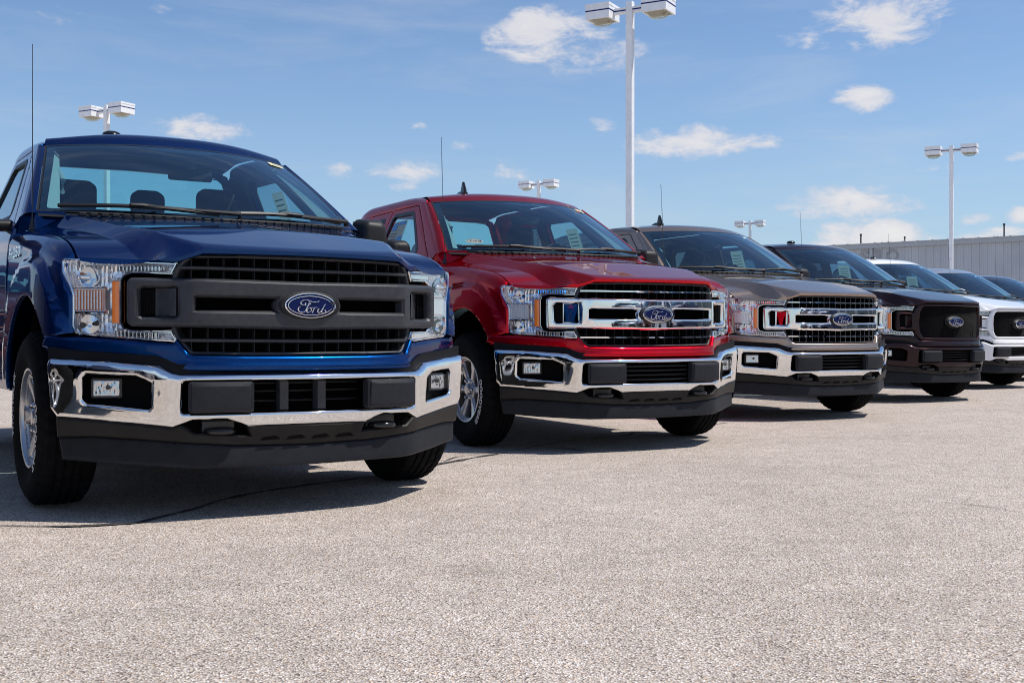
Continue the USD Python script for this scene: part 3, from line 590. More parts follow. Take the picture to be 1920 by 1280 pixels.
# --- wheel
def make_wheel():
    half = [(.108, .222), (.112, .236), (.121, .255), (.130, .285), (.1325, .315), (.129, .345), (.119, .366), (.108, .380), (.102, .3875)]
    tread = [(.099, .392), (.088, .3965), (.076, .398), (.068, .3985), (.064, .3985), (.061, .390), (.053, .390), (.050, .399), (.040, .3995), (.026, .4), (.023, .391), (.015, .391), (.012, .4), (0, .4)]
    pr = half + tread; pr = pr + [(-x, r) for x, r in reversed(pr[:-1])]; pr = np.array(pr); n = 168; g_ = np.arange(n) * 2 * np.pi / n
    P = np.stack([np.broadcast_to(pr[None, :, 0], (n, len(pr))), np.broadcast_to(pr[None, :, 1], (n, len(pr))).copy(), np.zeros((n, len(pr)))], -1)
    k = np.arange(n); r = P[:, :, 1]; X = P[:, :, 0]
    sh = (np.abs(X) > .062) & (r > .375); cut_ = (((k[:, None] + (X > 0) * 2) % 4) == 0) & sh; r -= .0085 * cut_
    mid = (np.abs(X) < .052) & (np.abs(X) > .024) & (r > .395); r -= .006 * ((((k[:, None] + (X > 0) * 1) % 4) == 1) & mid)
    P = np.stack([X, r * np.cos(g_)[:, None], r * np.sin(g_)[:, None]], -1)
    W = {'tyre': A(weld(*grid(P, close_u=True)), 32)}
    rimp = [(.104, .226), (.110, .230), (.114, .228), (.112, .219), (.098, .212), (.06, .208), (-.02, .200), (-.09, .205), (-.10, .226)]
    W['rim_barrel'] = A(lathe(rimp, 72), 40)
    face = Point(0, 0).buffer(.219, 40); wins = []
    for i in range(6):
        a = math.radians(60 * i + 30); 
        q = Polygon([(.078 * math.cos(t), .078 * math.sin(t)) for t in np.linspace(-.26, .26, 7)] + [(.199 * math.cos(t), .199 * math.sin(t)) for t in np.linspace(.335, -.335, 15)])
        wins.append(rnd(shapely.affinity.rotate(q, math.degrees(a), origin=(0, 0)), .009))
        gq = Polygon([(.105, -.004), (.105, .004), (.196, .008), (.196, -.008)])
    face = face.difference(unary_union(wins))
    v, f = inflate(face, ((0, -.018), (.004, -.006), (.011, 0)), np.arange(-.22, .23, .03), np.arange(-.22, .23, .03), .05, True)
    rr = np.hypot(v[:, 0], v[:, 1]); x = .074 + .026 * np.clip(rr / .22, 0, 1) ** 2 - .020 * np.exp(-(rr / .05) ** 2) * 0 + v[:, 2]
    W['spokes'] = A((np.c_[x, v[:, 0], v[:, 1]], f), 30)
    W['hub_cap'] = A(lathe([(.07, 0), (.07, .043), (.092, .041), (.099, .032), (.101, 0)][::-1], 28), 30)
    W['nuts'] = [A(moved(lathe([(.070, .0), (.070, .0115), (.092, .0105), (.097, .006), (.098, 0)][::-1], 8), (0, .066 * math.cos(math.radians(60 * i)), .066 * math.sin(math.radians(60 * i)))), 30) for i in range(6)]
    W['brake'] = A(lathe([(.02, 0), (.02, .165), (.0, .168), (-.03, .168), (-.03, 0)][::-1], 40), 30)
    W['shadow_plate'] = A(lathe([(-.02, 0), (-.03, .207), (-.05, .207)][::-1], 30), 30)
    prof = curve([.236, .255, .285, .315, .345, .366], [.112, .121, .130, .1325, .129, .119])
    for sgn in (1, -1):
        for word, th0 in (('WRANGLER', -80), ('GOODYEAR', 105)):
            p = text_poly(word, .036, True); x0, y0, x1, y1 = p.bounds
            p = p.difference(p.buffer(-.0038)); p = shapely.affinity.translate(p, -(x0 + x1) / 2, 0).simplify(.0004)
            p = p.segmentize(.012)
            v, f = inflate(p, ((0, 0),), np.arange(-.3, .3, .015), ()); R0 = .292; sc = 1.18
            th = math.radians(th0) + v[:, 0] * sc / (R0 + .02); r = R0 + v[:, 1]
            W[word, sgn] = A((np.c_[prof(r) + .0012, sgn * r * np.sin(th), r * np.cos(th)], f), False)
    return W
def flipA(a): v, f, n = a; return v * np.array([-1, 1, 1]), f[:, ::-1], None if n is None else n * np.array([-1, 1, 1])

# --- lamps
def make_headlamp():
    """Right-hand lamp of the picture (x > 0): foil bowl, ribs, trim, amber strip, clear cover."""
    H = {}
    tray = fmap(inflate(HL, ((0, -.004), (.006, -.020), (.022, -.055), (.05, -.062)), US, np.arange(.76, 1.12, .03), 0), YH)
    H['housing'] = A(tray, 25)
    H['trim'] = A(fmap(inflate(HL.buffer(.002).difference(HL.buffer(-.0075, join_style=2)), ((0, -.006), (.003, -.001)), US, (), .025), YH), 30)
    H['cover'] = A(fmap(inflate(HL.buffer(-.004), ((0, -.003), (.01, 0)), US, np.arange(.76, 1.12, .04), 0), YH, -.004), 40)
    H['turn_signal'] = A(fmap(inflate(rnd(sbox(.744, .836, .774, 1.018), .004), ((0, -.010), (.004, -.002), (.008, 0)), US, (), .05), YH, .000), 30)
    # low beam: a box of upright ribs between two bright shelves
    rb = [fmap(inflate(sbox(x, .892, x + .0075, .978), ((0, -.006), (.0036, 0)), (), (), .02), YH, .020) for x in np.arange(.797, .900, .0105)]
    H['ribbed_lens'] = A(join(*rb), 30); H['amber_plate'] = A(fmap(inflate(sbox(.792, .889, .902, .981), ((0, 0),), US, ()), YH, .027), 30)
    H['shelf'] = [A(fmap(inflate(sbox(.790, z - .006, .905, z + .007), ((0, -.006), (.004, 0)), US, (), .03), YH, .012), 30) for z in (.985, .883)]
    fl = [fmap(inflate(sbox(x, 1.056 + .02 * (x - .55), x + .008, 1.078 + .02 * (x - .55)), ((0, -.006), (.0035, 0)), (), (), .02), YH, .026) for x in np.arange(.59, .745, .0125)]
    fl += [fmap(inflate(sbox(x, .768 + .06 * (x - .58), x + .009, .796 + .06 * (x - .58)), ((0, -.006), (.0038, 0)), (), (), .02), YH, .026) for x in np.arange(.600, .760, .0135)]
    H['fluting'] = A(join(*fl), 30)
    def bowl(x, z, r, d, q=20):
        y = float(YH(x)); P = lathe([(-d * (1 - (k / 6) ** 2), r * k / 6 + 1e-4) for k in range(7)], q, 'y'); v = P[0].copy(); v[:, 1] = -v[:, 1]; 
        return v + [x, y + .018, z], P[1][:, ::-1]
    H['bowl'] = [A(bowl(.845, 1.035, .042, .035), 40), A(bowl(.845, .832, .040, .035), 40)]
    H['bulb'] = [A(moved(rbox(-.030, .030, -.012, .012, -.010, .010, .008), (.865, float(YH(.865)) + .022, 1.033)), 40), A(moved(lathe([(0, 0), (0, .012), (.03, .010), (.034, 0)], 14, 'y'), (.868, float(YH(.868)) + .012, .828)), 40)]
    return H

# --- everything that all the pickups share, built once
def parts():
    T = {}
    T['hood'] = make_hood(); fr = make_fender(); T['fender'] = A(fr, 32); T['cowl_corner'] = A(make_cowl_corner(), 40)
    T['valance'] = front(VAL, YV, ((0, -.014), (.004, -.006), (.012, -.001), (.026, 0)), .06, 0, lambda z: -.012 * np.exp(-((z - .648) / .018) ** 2), vs=np.arange(.62, .8, .02))
    T['surround'] = front(SUR_OUT.difference(SUR_IN), YF, ((0, -.008), (.003, -.002), (.007, 0)), .06, .028)
    T['frame'] = front(FRAME, YF, ((0, -.019), (.003, -.013), (.010, -.003), (.013, -.0006), (.018, 0)), .055, -.004)
    T['boss'] = flat_front(E1(.152, .0735), float(YF(0)) - .006, .917, ((0, -.03), (.010, -.004), (.02, .006), (.028, .004)), .03, np.arange(-.16, .17, .02))
    T['badge_rim'] = flat_front(E1(.1225, .0575).difference(E1(.108, .047)), float(YF(0)) - .014, .917, ((0, -.006), (.004, .003), (.007, .0045)), .012, np.arange(-.16, .17, .02), .004)
    T['badge_face'] = flat_front(E1(.109, .048), float(YF(0)) - .014, .917, ((0, 0),), .004, np.arange(-.16, .17, .02), .004)
    T['badge_line'] = flat_front(E1(.1035, .0425).difference(E1(.1010, .0402)), float(YF(0)) - .0152, .917, ((0, 0),), .002, np.arange(-.16, .17, .02), .004)
    T['script'] = flat_front(script_mark(), float(YF(0)) - .0168, .917, ((0, -.001), (.0012, 0)), .003, np.arange(-.16, .17, .03), .004)
    T['bar'] = [front(rnd(mirror_poly([(0, z + .0085), (.534, z + .009 + .002), (.537, z - .007 + .002), (0, z - .0085)]), .003), YF, ((0, -.006), (.003, 0)), .03, .022) for z in (1.068, .762)]
    fins = []
    for x in np.arange(-.488, .49, .0650):
        for z0, z1 in ((1.022, 1.120), (.708, .815)):
            y = float(YF(abs(x))); fins.append(A(bx(x - .0016, x + .0016, y + .045, y + .075, z0, z1), False))
    T['fin'] = fins
    T['cell_back'] = A(fmap(inflate(SUR_OUT.buffer(-.004), ((0, 0),), US, ()), YF, .125), False)
    T['vent_grid'] = [A(join(fmap(inflate(rnd(sbox(.618, .872, .686, .980), .01), ((0, 0),), US, ()), YF, .045), *[fmap(inflate(sbox(x, .872, x + .003, .980), ((0, 0),), (), (), .006), YF, .036) for x in np.arange(.624, .684, .0105)], *[fmap(inflate(sbox(.62, z, .684, z + .003), ((0, 0),), (), (), .006), YF, .037) for z in np.arange(.88, .978, .0125)]), 30)]
    ramp = []
    for m in (inflate(sbox(.552, .868, .617, .984), ((0, 0),), np.arange(.55, .62, .01), ()),):
        v = m[0]; y = YF(v[:, 0]) + .045 * sm((v[:, 0] - .552) / .064) ; ramp.append((np.c_[v[:, 0], y, v[:, 1]], m[1]))
    T['vent_ramp'] = A(join(*ramp), 40)
    bl = BUMP.difference(FOGH).difference(MIDH)
    m_ = inflate(bl, ((0, -.014), (.002, -.0075), (.005, -.0032), (.009, -.0008), (.013, 0), (.022, 0), (.030, 0)), US, np.arange(.4, .7, .02), .09)
    tl = LineString([(x, z) for x, z in BUMP.exterior.coords if z > .6] ) if False else unary_union([LineString([p, q]) for p, q in zip(list(BUMP.exterior.coords)[:-1], list(BUMP.exterior.coords)[1:]) if min(p[1], q[1]) > .6])
    dt = shapely.distance(shapely.points(m_[0][:, :2]), tl); rr_ = .032; q_ = np.clip(1 - dt / rr_, 0, 1); m_[0][:, 2] -= .024 * (1 - np.sqrt(np.clip(1 - q_ ** 2, 0, 1))) * (m_[0][:, 2] > -.05)
    T['bumper'] = A(fmap(m_, YB, 0, lambda z: .13 * np.clip(.60 - z, 0, 1)), 30)
    T['fog_pocket'] = [A(fmap(inflate(p.buffer(.03), ((0, 0),), US, ()), YB, .085), False) for p in polys(FOGH)]
    T['intake_back'] = A(fmap(inflate(MIDH.buffer(.01), ((0, 0),), US, ()), YB, .16), False)
    T['pad'] = [front(p, YB, ((0, -.016), (.004, -.008), (.018, -.001), (.022, 0)), .05, -.022) for p in polys(PAD)]
    T['post'] = [front(sbox(x - .022, .462, x + .022, .592), YB, ((0, -.006), (.004, 0)), .05, .055) for x in (-.108, .066)]
    T['slat'] = [front(sbox(-.262, z - .006, .262, z + .007), YB, ((0, -.006), (.004, 0)), .05, .040) for z in (.482, .512, .542, .570)]
    T['rib'] = [front(sbox(-.262, z - .003, .262, z + .003), YB, ((0, -.002), (.002, 0)), .02, .095) for z in (.503, .545, .58)]
    T['filler'] = front(mirror_poly([(0, .66), (.55, .665), (.63, .70), (.9, .72), (1.0, .735), (1.0, .66), (.66, .64), (.58, .60), (0, .60)]), YB, ((0, 0),), .02, .045)
    T['skirt'] = front(SKIRT, YB, ((0, -.008), (.006, -.001), (.012, 0)), .06, .022, lambda z: .25 * np.clip(.42 - z, 0, 1))
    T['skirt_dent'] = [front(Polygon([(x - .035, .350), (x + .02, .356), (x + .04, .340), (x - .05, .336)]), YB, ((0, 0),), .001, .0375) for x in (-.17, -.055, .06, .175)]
    T['dam'] = front(DAM, YB, ((0, -.010), (.006, -.002), (.014, 0)), .03, .048, lambda z: .10 * (z - .27), vs=np.arange(.22, .37, .03))
    def hook(sx):
        c = np.array([sx * .378, .115, .392]); th = np.linspace(0, 2 * np.pi, 21)[:-1]
        ring = np.stack([c[0] + .056 * np.cos(th), c[1] + .035 - .050 * np.sin(th), np.full(20, c[2] - .012)], -1)
        return A(join(tube(ring, .0135, 10, True), rbox(c[0] - .075, c[0] + .075, c[1] + .05, c[1] + .12, c[2] - .03, c[2] + .036, .012)), 40)
    T['hook'] = [hook(-1), hook(1)]
    T['hook_pocket'] = [A(bx(s * .39 - .17, s * .39 + .17, .19, .21, .325, .455), False) for s in (-1, 1)]
    fog = []
    for s in (-1, 1):
        fx = .795; y = float(YB(fx)) + .052; a = math.atan(.55) * s
        def pl(m):
            v = np.asarray(m[0], float); c_, s_ = math.cos(a), math.sin(a); return np.c_[s * fx + c_ * v[:, 0] - s_ * v[:, 1], y + s_ * v[:, 0] + c_ * v[:, 1], .561 + v[:, 2]], m[1]
        ho = A(pl(rbox(-.068, .068, .004, .07, -.045, .045, .012)), 40); re = A(pl(rbox(-.056, .056, -.001, .03, -.034, .034, .006)), 40)
        v, f = inflate(rnd(sbox(-.059, -.036, .059, .036), .008), ((0, 0),), (), ()); le = A(pl((np.c_[v[:, 0], -.008 - v[:, 2], v[:, 1]], f)), False); bu = A(pl(moved(lathe([(0, 0), (0, .010), (.012, .009), (.013, 0)], 12, 'y'), (-.01 * s, -.012, .004))), 30)
        fog.append((ho, re, le, bu))
    T['fog'] = fog
    T['headlamp'] = make_headlamp()
    # windscreen, black border, cowl, wipers
    u, v = np.meshgrid(np.linspace(-1, 1, 33), np.linspace(0, 1, 21), indexing='ij'); T['windscreen'] = A(grid(ws(u, v)), True)
    def on_ws(poly, off=.002, us=np.arange(-1, 1.01, .05), vs=np.arange(0, 1.01, .05)):
        m = inflate(poly, ((0, 0),), us, vs); q = m[0]; p = ws(q[:, 0], q[:, 1]); d = np.array([0, -.55, .83]); return p + d * off, m[1]
    T['on_ws'] = on_ws
    inner = rnd(Polygon([(-.955, .045), (.955, .045), (.935, .955), (.30, .965), (.17, .90), (-.17, .90), (-.30, .965), (-.935, .955)]), .02)
    T['border'] = A(on_ws(sbox(-1, 0, 1, 1).difference(inner), -.003), False)
    T['seal'] = A(on_ws(sbox(-1.004, -.004, 1.004, 1.004).difference(sbox(-.992, .008, .992, .992)), .003), False)
    uu = np.linspace(-1, 1, 41); b = ws_base(uu); G = np.stack([b + [0, -.050, -.030], b + [0, -.034, -.022], b + [0, -.012, -.012], b + [0, .03, .012]], 0); T['cowl'] = A(grid(G.transpose(1, 0, 2)), 40)
    sl = []
    for q in np.linspace(-.78, .86, 30):
        p = ws_base(np.array(q)); sl.append(A(moved(rbox(-.018, .018, -.026, .006, -.014, .004, .003, 6), p + [0, -.012, -.004]), 30))
    T['louvre'] = sl
    def wiper(u0, u1, pv):
        t = np.linspace(0, 1, 12); pu = u0 + (u1 - u0) * t; pvv = .030 + .030 * np.sin(np.pi * t) - .022 * t
        bl = ws(pu, pvv) + np.array([0, -.014, .018]); at = ws(np.array([(u0 + u1) / 2]), np.array([.045]))[0] + [0, -.018, .026]
        piv = ws_base(np.array(pv)) + [0, -.03, .004]; arm = np.array([piv, piv + [0, -.006, .026], piv * .55 + at * .45 + [0, -.006, .012], at])
        return A(tube(bl, .0115, 6), 40), A(join(tube(arm, [.017, .014, .011, .008], 6), hull([(at, .013), (at + [.06, 0, -.002], .010), (at - [.06, 0, 0], .010)], 8)), 40)
    T['wipers'] = [wiper(-.90, -.02, .10), wiper(.06, .88, .93)]
    T['liner'] = A((lambda m: m)(grid(np.stack([np.stack([np.full(25, x), AC[0] + np.where(np.cos(np.linspace(-.15, math.pi + .15, 25)) > 0, .575, .452) * np.cos(np.linspace(-.15, math.pi + .15, 25)), AC[1] + .552 * np.sin(np.linspace(-.15, math.pi + .15, 25))], -1) for x in (.45, .93)], 0))), 40)
    T['core'] = A(join(bx(-.62, .62, .30, 1.6, .42, 1.05), bx(-.80, .80, .62, .70, .45, 1.0) if False else bx(-.5, .5, .3, .31, .42, 1.0), bx(-.55, .55, 1.5, 5.0, .40, .58)), False)
    T['wheel_well_wall'] = A(bx(.44, .45, .38, 1.62, .40, 1.1), False)
    T['grab'] = A(tube([(-.69, 2.20, 1.740), (-.672, 2.06, 1.68), (-.665, 1.97, 1.625), (-.668, 1.99, 1.565), (-.69, 2.10, 1.555), (-.72, 2.20, 1.575)], .016, 8), 40)
    v = np.linspace(.02, .98, 14); e0 = ws(np.full_like(v, .95), v) + [0, .02, -.012]; e1 = e0 + np.stack([-.075 + .03 * v, .055 + 0 * v, .0 + 0 * v], -1); T['pillar_trim'] = A(grid(np.stack([e0, e1], 0)), 30)
    T['dash'] = A(join(rbox(-.80, .80, 1.62, 1.98, 1.02, 1.365, .05), rbox(.20, .60, 1.75, 2.02, 1.28, 1.41, .04), rbox(-.80, .80, 1.45, 1.75, 1.0, 1.34, .03)), 40)
    th = np.linspace(0, 2 * np.pi, 33)[:-1]; c0 = np.array([.46, 2.22, 1.375]); R0 = .185; ax1 = np.array([1, 0, 0]); ax2 = np.array([0, .42, .907])
    T['steering'] = A(join(tube(c0 + R0 * (np.cos(th)[:, None] * ax1 + np.sin(th)[:, None] * ax2), .016, 8, True), hull([(c0 + [-.16, 0, 0], .018), (c0 + [.16, 0, 0], .018), (c0 + [0, -.02, -.01], .06)], 8)), 40)
    T['inner_mirror'] = A(join(rbox(-.055, .205, 2.11, 2.14, 1.690, 1.762, .014), rbox(.05, .10, 2.09, 2.13, 1.75, 1.83, .01)), 40); T['mirror_pod'] = A(rbox(-.085, .085, 2.03, 2.12, 1.79, 1.855, .02), 40)
    def mirror():
        shell = hull([((1.085, 1.95, 1.345), .045), ((1.205, 1.95, 1.345), .045), ((1.08, 1.95, 1.462), .045), ((1.20, 1.95, 1.465), .045), ((1.10, 1.88, 1.37), .05), ((1.18, 1.885, 1.37), .05), ((1.105, 1.88, 1.445), .05), ((1.175, 1.885, 1.445), .05)], 14)
        arm_ = hull([((.94, 1.97, 1.365), .033), ((.955, 1.90, 1.36), .028), ((1.10, 1.94, 1.36), .035), ((1.10, 1.90, 1.355), .03)], 10)
        gl = bx(1.055, 1.235, 1.990, 1.996, 1.315, 1.495)
        return A(shell, 40), A(arm_, 40), A(gl, False)
    T['mirror'] = mirror()
    T['handle'] = A(join(rbox(.985, 1.022, 2.74, 2.94, 1.145, 1.175, .012), rbox(.975, 1.0, 2.72, 2.96, 1.13, 1.19, .012)), 40)
    T['antenna'] = A(join(tube([(-.885, 1.60, 1.335), (-.875, 1.655, 1.80), (-.868, 1.70, 2.28)], [.0030, .0024, .0019], 6), lathe([(0, 0), (0, .018), (.02, .014), (.03, .006), (.05, .004)], 14, 'z') if False else moved(lathe([(0, 0), (0, .02), (.025, .015), (.05, .006), (.09, .0045), (.09, 0)], 12, 'z'), (-.885, 1.60, 1.315))), 40)
    T['puck'] = lambda z, y: A(moved(lathe([(0, 0), (0, .052), (.012, .055), (.024, .048), (.032, .03), (.034, 0)], 24, 'z'), (-.30, y, z)), 40)
    def fin(z, y):
        foot = hull([((0, .11, .006), .012), ((0, -.075, .004), .016), ((-.016, -.03, .004), .014), ((.016, -.03, .004), .014), ((0, .05, .022), .010)], 12)
        blade = hull([((0, -.060, .02), .015), ((0, .005, .02), .014), ((0, -.030, .098), .008), ((0, -.012, .098), .008)], 12)
        return A(moved(join(foot, blade), (-.30, y, z)), 40)
    T['fin_antenna'] = fin
    T['wheel'] = make_wheel()
    return T
T = parts(); CABS = {}; CMAP = cab_map(3.98)
def lattice():
    """The diamond mesh of the sport grille."""
    op = MESH_OPEN; L = []
    for k in np.arange(-1.4, 1.4, .042):
        for s in (1, -1):
            L.append(LineString([(k - .6 * s * 1.35, .6), (k + .6 * s * 1.35, 1.8 - .0)] if False else [(k - s * .55, .62), (k + s * .55, 1.20)]).buffer(.0062, cap_style=2))
    return unary_union(L).intersection(op)
MESH_OUT = mirror_poly([(0, 1.129), (.50, 1.124), (.535, 1.105), (.560, 1.045), (.566, .92), (.560, .80), (.548, .765), (.512, .712), (.49, .702), (0, .700)])
MESH_OPEN = rnd(mirror_poly([(0, 1.094), (.455, 1.090), (.487, 1.068), (.508, 1.02), (.514, .92), (.508, .815), (.488, .765), (.455, .738), (0, .738)]), .012)
WING2 = rnd(mirror_poly([(0, 1.02), (.45, 1.024), (.738, 1.030), (.738, .823), (.45, .82), (0, .82)]), .02)
FRAME2 = MESH_OUT.union(WING2).difference(MESH_OPEN).difference(rnd(both(sbox(.585, .858, .700, .996)), .012))
def seat(x, y, w, hr=.25, top=1.735, hz=.15):
    back = hull([((x - w/2 + .06, y, 1.0), .06), ((x + w/2 - .06, y, 1.0), .06), ((x - w/2 + .07, y + .10, 1.50), .06), ((x + w/2 - .07, y + .10, 1.50), .06)], 12)
    hd = hull([((x + sx * (hr/2 - .045), y + .13, z), .045) for sx in (-1, 1) for z in (top - .055, top - hz)] + [((x + sx * (hr/2 - .06), y + .13, top - .045), .045) for sx in (-1, 1)], 14)
    cu = rbox(x - w/2, x + w/2, y - .52, y + .05, .86, 1.02, .06)
    return A(join(back, cu), 50), A(hd, 50)

def stick(t, kinds, R):
    M = MATS; on = T['on_ws']
    if 'tag' in kinds:
        put(t, 'price_tag', A(on(Polygon([(.78, .955), (.92, .935), (.92, .880), (.78, .900)]), .006), False), M['sticker_yellow'])
        put(t, 'tag_print', A(on(Polygon([(.81, .938), (.915, .923), (.915, .893), (.81, .908)]), .009), False), M['paper'])
    if 'oval' in kinds:
        e = shapely.affinity.scale(Point(-.78, .155).buffer(1, 24), .068, .036); put(t, 'oval_decal', A(on(e, .006, np.arange(-1, 1, .03)), False), M['paper'])
        put(t, 'decal_print', A(on(unary_union([e.buffer(-.007).difference(e.buffer(-.011)), shapely.affinity.translate(shapely.affinity.scale(text_poly('Ford', .03, True), 1, .75, origin=(0, 0)), -.818, .146)]), .009, np.arange(-1, 1, .03)), False), M['ink'], kind='stuff')
    cm, _ = CMAP
    def sheet(pts, side, mat, name, off=-.016):
        m = cm(inflate(Polygon(pts), ((0, off),), np.arange(2, 3.2, .05), np.arange(1.3, 1.9, .04))); a_ = A(m, False); put(t, name, a_ if side > 0 else flipA(a_), M[mat])
    if 'driver' in kinds:
        sheet([(2.50, 1.45), (2.70, 1.45), (2.67, 1.72), (2.47, 1.72)], 1, 'paper', 'window_sheet')
        for k in range(7): sheet([(2.52 - .003 * k, 1.475 + .032 * k), (2.66 - .003 * k, 1.475 + .032 * k), (2.66 - .003 * k, 1.483 + .032 * k), (2.52 - .003 * k, 1.483 + .032 * k)], 1, 'ink', 'print_line', -.022)
    if 'passenger' in kinds:
        sheet([(2.56, 1.43), (2.93, 1.43), (2.885, 1.735), (2.60, 1.735)], -1, 'paper', 'price_sheet', -.006)
        sheet([(2.60, 1.70), (2.76, 1.70), (2.755, 1.725), (2.605, 1.725)], -1, 'paper_blue', 'print_block', -.003); sheet([(2.78, 1.66), (2.885, 1.66), (2.875, 1.72), (2.78, 1.72)], -1, 'paper_blue', 'print_block', -.003)
        sheet([(2.58, 1.56), (2.70, 1.56), (2.695, 1.60), (2.585, 1.60)], -1, 'paper_blue', 'print_block', -.003)
        for k in range(8): sheet([(2.73, 1.46 + .024 * k), (2.90 - .004 * k, 1.46 + .024 * k), (2.90 - .004 * k, 1.466 + .024 * k), (2.73, 1.466 + .024 * k)], -1, 'ink', 'print_line', -.003)

def pickup(i, name, label, pose, cab, grille, col, bumper='chrome', mirrors='black_plastic', roof_aerial='fin', stickers=(), group=None, letters=True, detail=True):
    x, y, z, yaw, roll = pose; M = MATS; pt = M[col]
    t = thing(name, label, 'pickup truck', (x, y, z), yaw, group, roll)
    P = lambda n, a, m, **k: put(t, n, a, m, **k)
    if cab not in CABS:
        R = make_cab(cab); R2 = {k: A(v, 40) for k, v in R.items() if k not in ('doors', 'back_glass')}; R2['back_glass'] = A(R['back_glass'], 40); R2['doors'] = [(d[0], A(d[1], 40), A(d[2], 40), A(d[3], 40), d[4], A(d[5], 40)) for d in R['doors']]; CABS[cab] = R2
    R = CABS[cab]; Yr = YREAR[cab]
    P('hood', T['hood'], pt); P('front_valance', T['valance'], pt)
    for s in (1, -1):
        F = (lambda a: a) if s > 0 else flipA
        P('fender', F(T['fender']), pt); P('cowl_corner', F(T['cowl_corner']), pt); P('wheel_well', F(T['liner']), M['liner']); P('wheel_well_wall', F(T['wheel_well_wall']), M['liner'])
    P('engine_block', T['core'], M['dark_void'])
    # grille
    fm = {'black': M['grain_plastic'], 'chrome': M['chrome']}.get(grille, pt)
    P('grille_backing', T['cell_back'], M['dark_void'])
    if grille in ('black', 'chrome'):
        P('grille_surround', T['surround'], M['grain_plastic']); P('grille_frame', T['frame'], fm)
        for b in T['bar']: P('grille_bar', b, fm)
        if detail:
            for f_ in T['fin']: P('grille_fin', f_, M['black_plastic'] if grille == 'black' else M['gloss_black'] if i == 1 else M['chrome_soft'])
    else:
        P('grille_frame', C('frame2', lambda: front(FRAME2, YF, ((0, -.018), (.004, -.009), (.012, -.002), (.02, 0)), .055, -.002)), pt)
        P('grille_mesh', C('mesh', lambda: A(fmap(inflate(lattice(), ((0, -.004), (.003, 0)), US, (), .012), YF, .028), False)), M['mesh_black'], kind='stuff')
    for s in (1, -1):
        F = (lambda a: a) if s > 0 else flipA
        vg = P('side_vent', F(T['vent_grid'][0]), M['mesh_black']); P('vent_ramp', F(T['vent_ramp']), fm)
    bd = group_node(t, 'badge')
    put(bd, 'badge_plate', T['boss'], M['black_plastic']); put(bd, 'badge_rim', T['badge_rim'], M['chrome']); put(bd, 'oval_face', T['badge_face'], M['badge_blue']); put(bd, 'oval_line', T['badge_line'], M['chrome']); put(bd, 'script_lettering', T['script'], M['chrome'])
    # lamps
    H = T['headlamp']
    for s in (1, -1):
        F = (lambda a: a) if s > 0 else flipA; h_ = group_node(t, 'headlight')
        put(h_, 'housing', F(H['housing']), M['reflector']); put(h_, 'trim', F(H['trim']), M['chrome']); put(h_, 'turn_signal', F(H['turn_signal']), M['amber_reflector'])
        put(h_, 'amber_plate', F(H['amber_plate']), M['amber_dull'] if i == 0 else M['lens_solid']); put(h_, 'ribbed_lens', F(H['ribbed_lens']), M['lens_solid']); put(h_, 'fluting', F(H['fluting']), M['chrome'])
        for k in H['shelf']: put(h_, 'shelf', F(k), M['chrome'])
        for k in H['bowl']: put(h_, 'reflector_bowl', F(k), M['chrome'])
        for k in H['bulb']: put(h_, 'bulb', F(k), M['chrome_soft'] if k is H['bulb'][0] else M['bulb_dark'])
        put(h_, 'clear_cover', F(H['cover']), M['lens'])
    bm = M['chrome'] if bumper == 'chrome' else pt
    P('bumper', T['bumper'], bm); P('bumper_filler', T['filler'], M['filler_black']); P('intake_backing', T['intake_back'], M['dark_void'])
    for p_ in T['pad']: P('bumper_pad', p_, M['pad_plastic'])
    for p_ in T['fog_pocket']: P('fog_pocket', p_, M['dark_void'])
    if grille == 'black':
        for q in T['post']: P('intake_post', q, M['grain_plastic'])
        for q in T['rib']: P('intake_rib', q, M['black_plastic'])
    else:
        for q in T['slat']: P('intake_slat', q, M['black_plastic'])
    for ho, re, le, bu in T['fog']:
        g_ = group_node(t, 'fog_lamp'); put(g_, 'housing', ho, M['gloss_black']); put(g_, 'reflector', re, M['fog_foil']); put(g_, 'bulb', bu, M['bulb_dark']); put(g_, 'lens', le, M['lens'])
    P('lower_skirt', T['skirt'], M['skirt_plastic']); P('air_dam', T['dam'], M['dam_plastic'])
    for q in T['skirt_dent']: P('skirt_recess', q, M['dark_void'])
    for q in T['hook']: P('tow_hook', q, M['gloss_black'])
    for q in T['hook_pocket']: P('hook_pocket', q, M['dark_void'])
    # cab
    P('windshield', T['windscreen'], M['windscreen']); P('windshield_border', T['border'], M['gloss_black']); P('windshield_seal', T['seal'], M['seal']); P('cowl_panel', T['cowl'], M['black_plastic'])
    if detail:
        for q in T['louvre']: P('cowl_louvre', q, M['black_plastic'])
    for bl, ar in T['wipers']:
        w_ = group_node(t, 'wiper'); put(w_, 'blade', bl, M['seal']); put(w_, 'arm', ar, M['black_plastic'])
    P('roof', R['roof'], pt); P('headliner', R['liner'], M['headliner'])
    P('cab_back', R['back'], pt); P('rear_window', R['back_glass'], M['back_glass'])
    for s in (1, -1):
        F = (lambda a: a) if s > 0 else flipA
        P('cab_side', F(R['side']), pt); P('door_jamb', F(R['jamb']), M['trim_dark']); P('windshield_pillar', F(R['a_pillar']), pt); P('pillar_trim', F(T['pillar_trim']), M['trim_grey'])
        for nm, d, pane, rub, w, trim in R['doors']:
            dr = P(nm, F(d), pt); put(dr, 'window_pane', F(pane), M['side_glass'] if nm == 'door' else M['dark_glass']); put(dr, 'window_rubber', F(rub), M['seal']); put(dr, 'door_trim', F(trim), M['trim_dark'])
            if nm == 'door': put(dr, 'handle', F(T['handle']), pt)
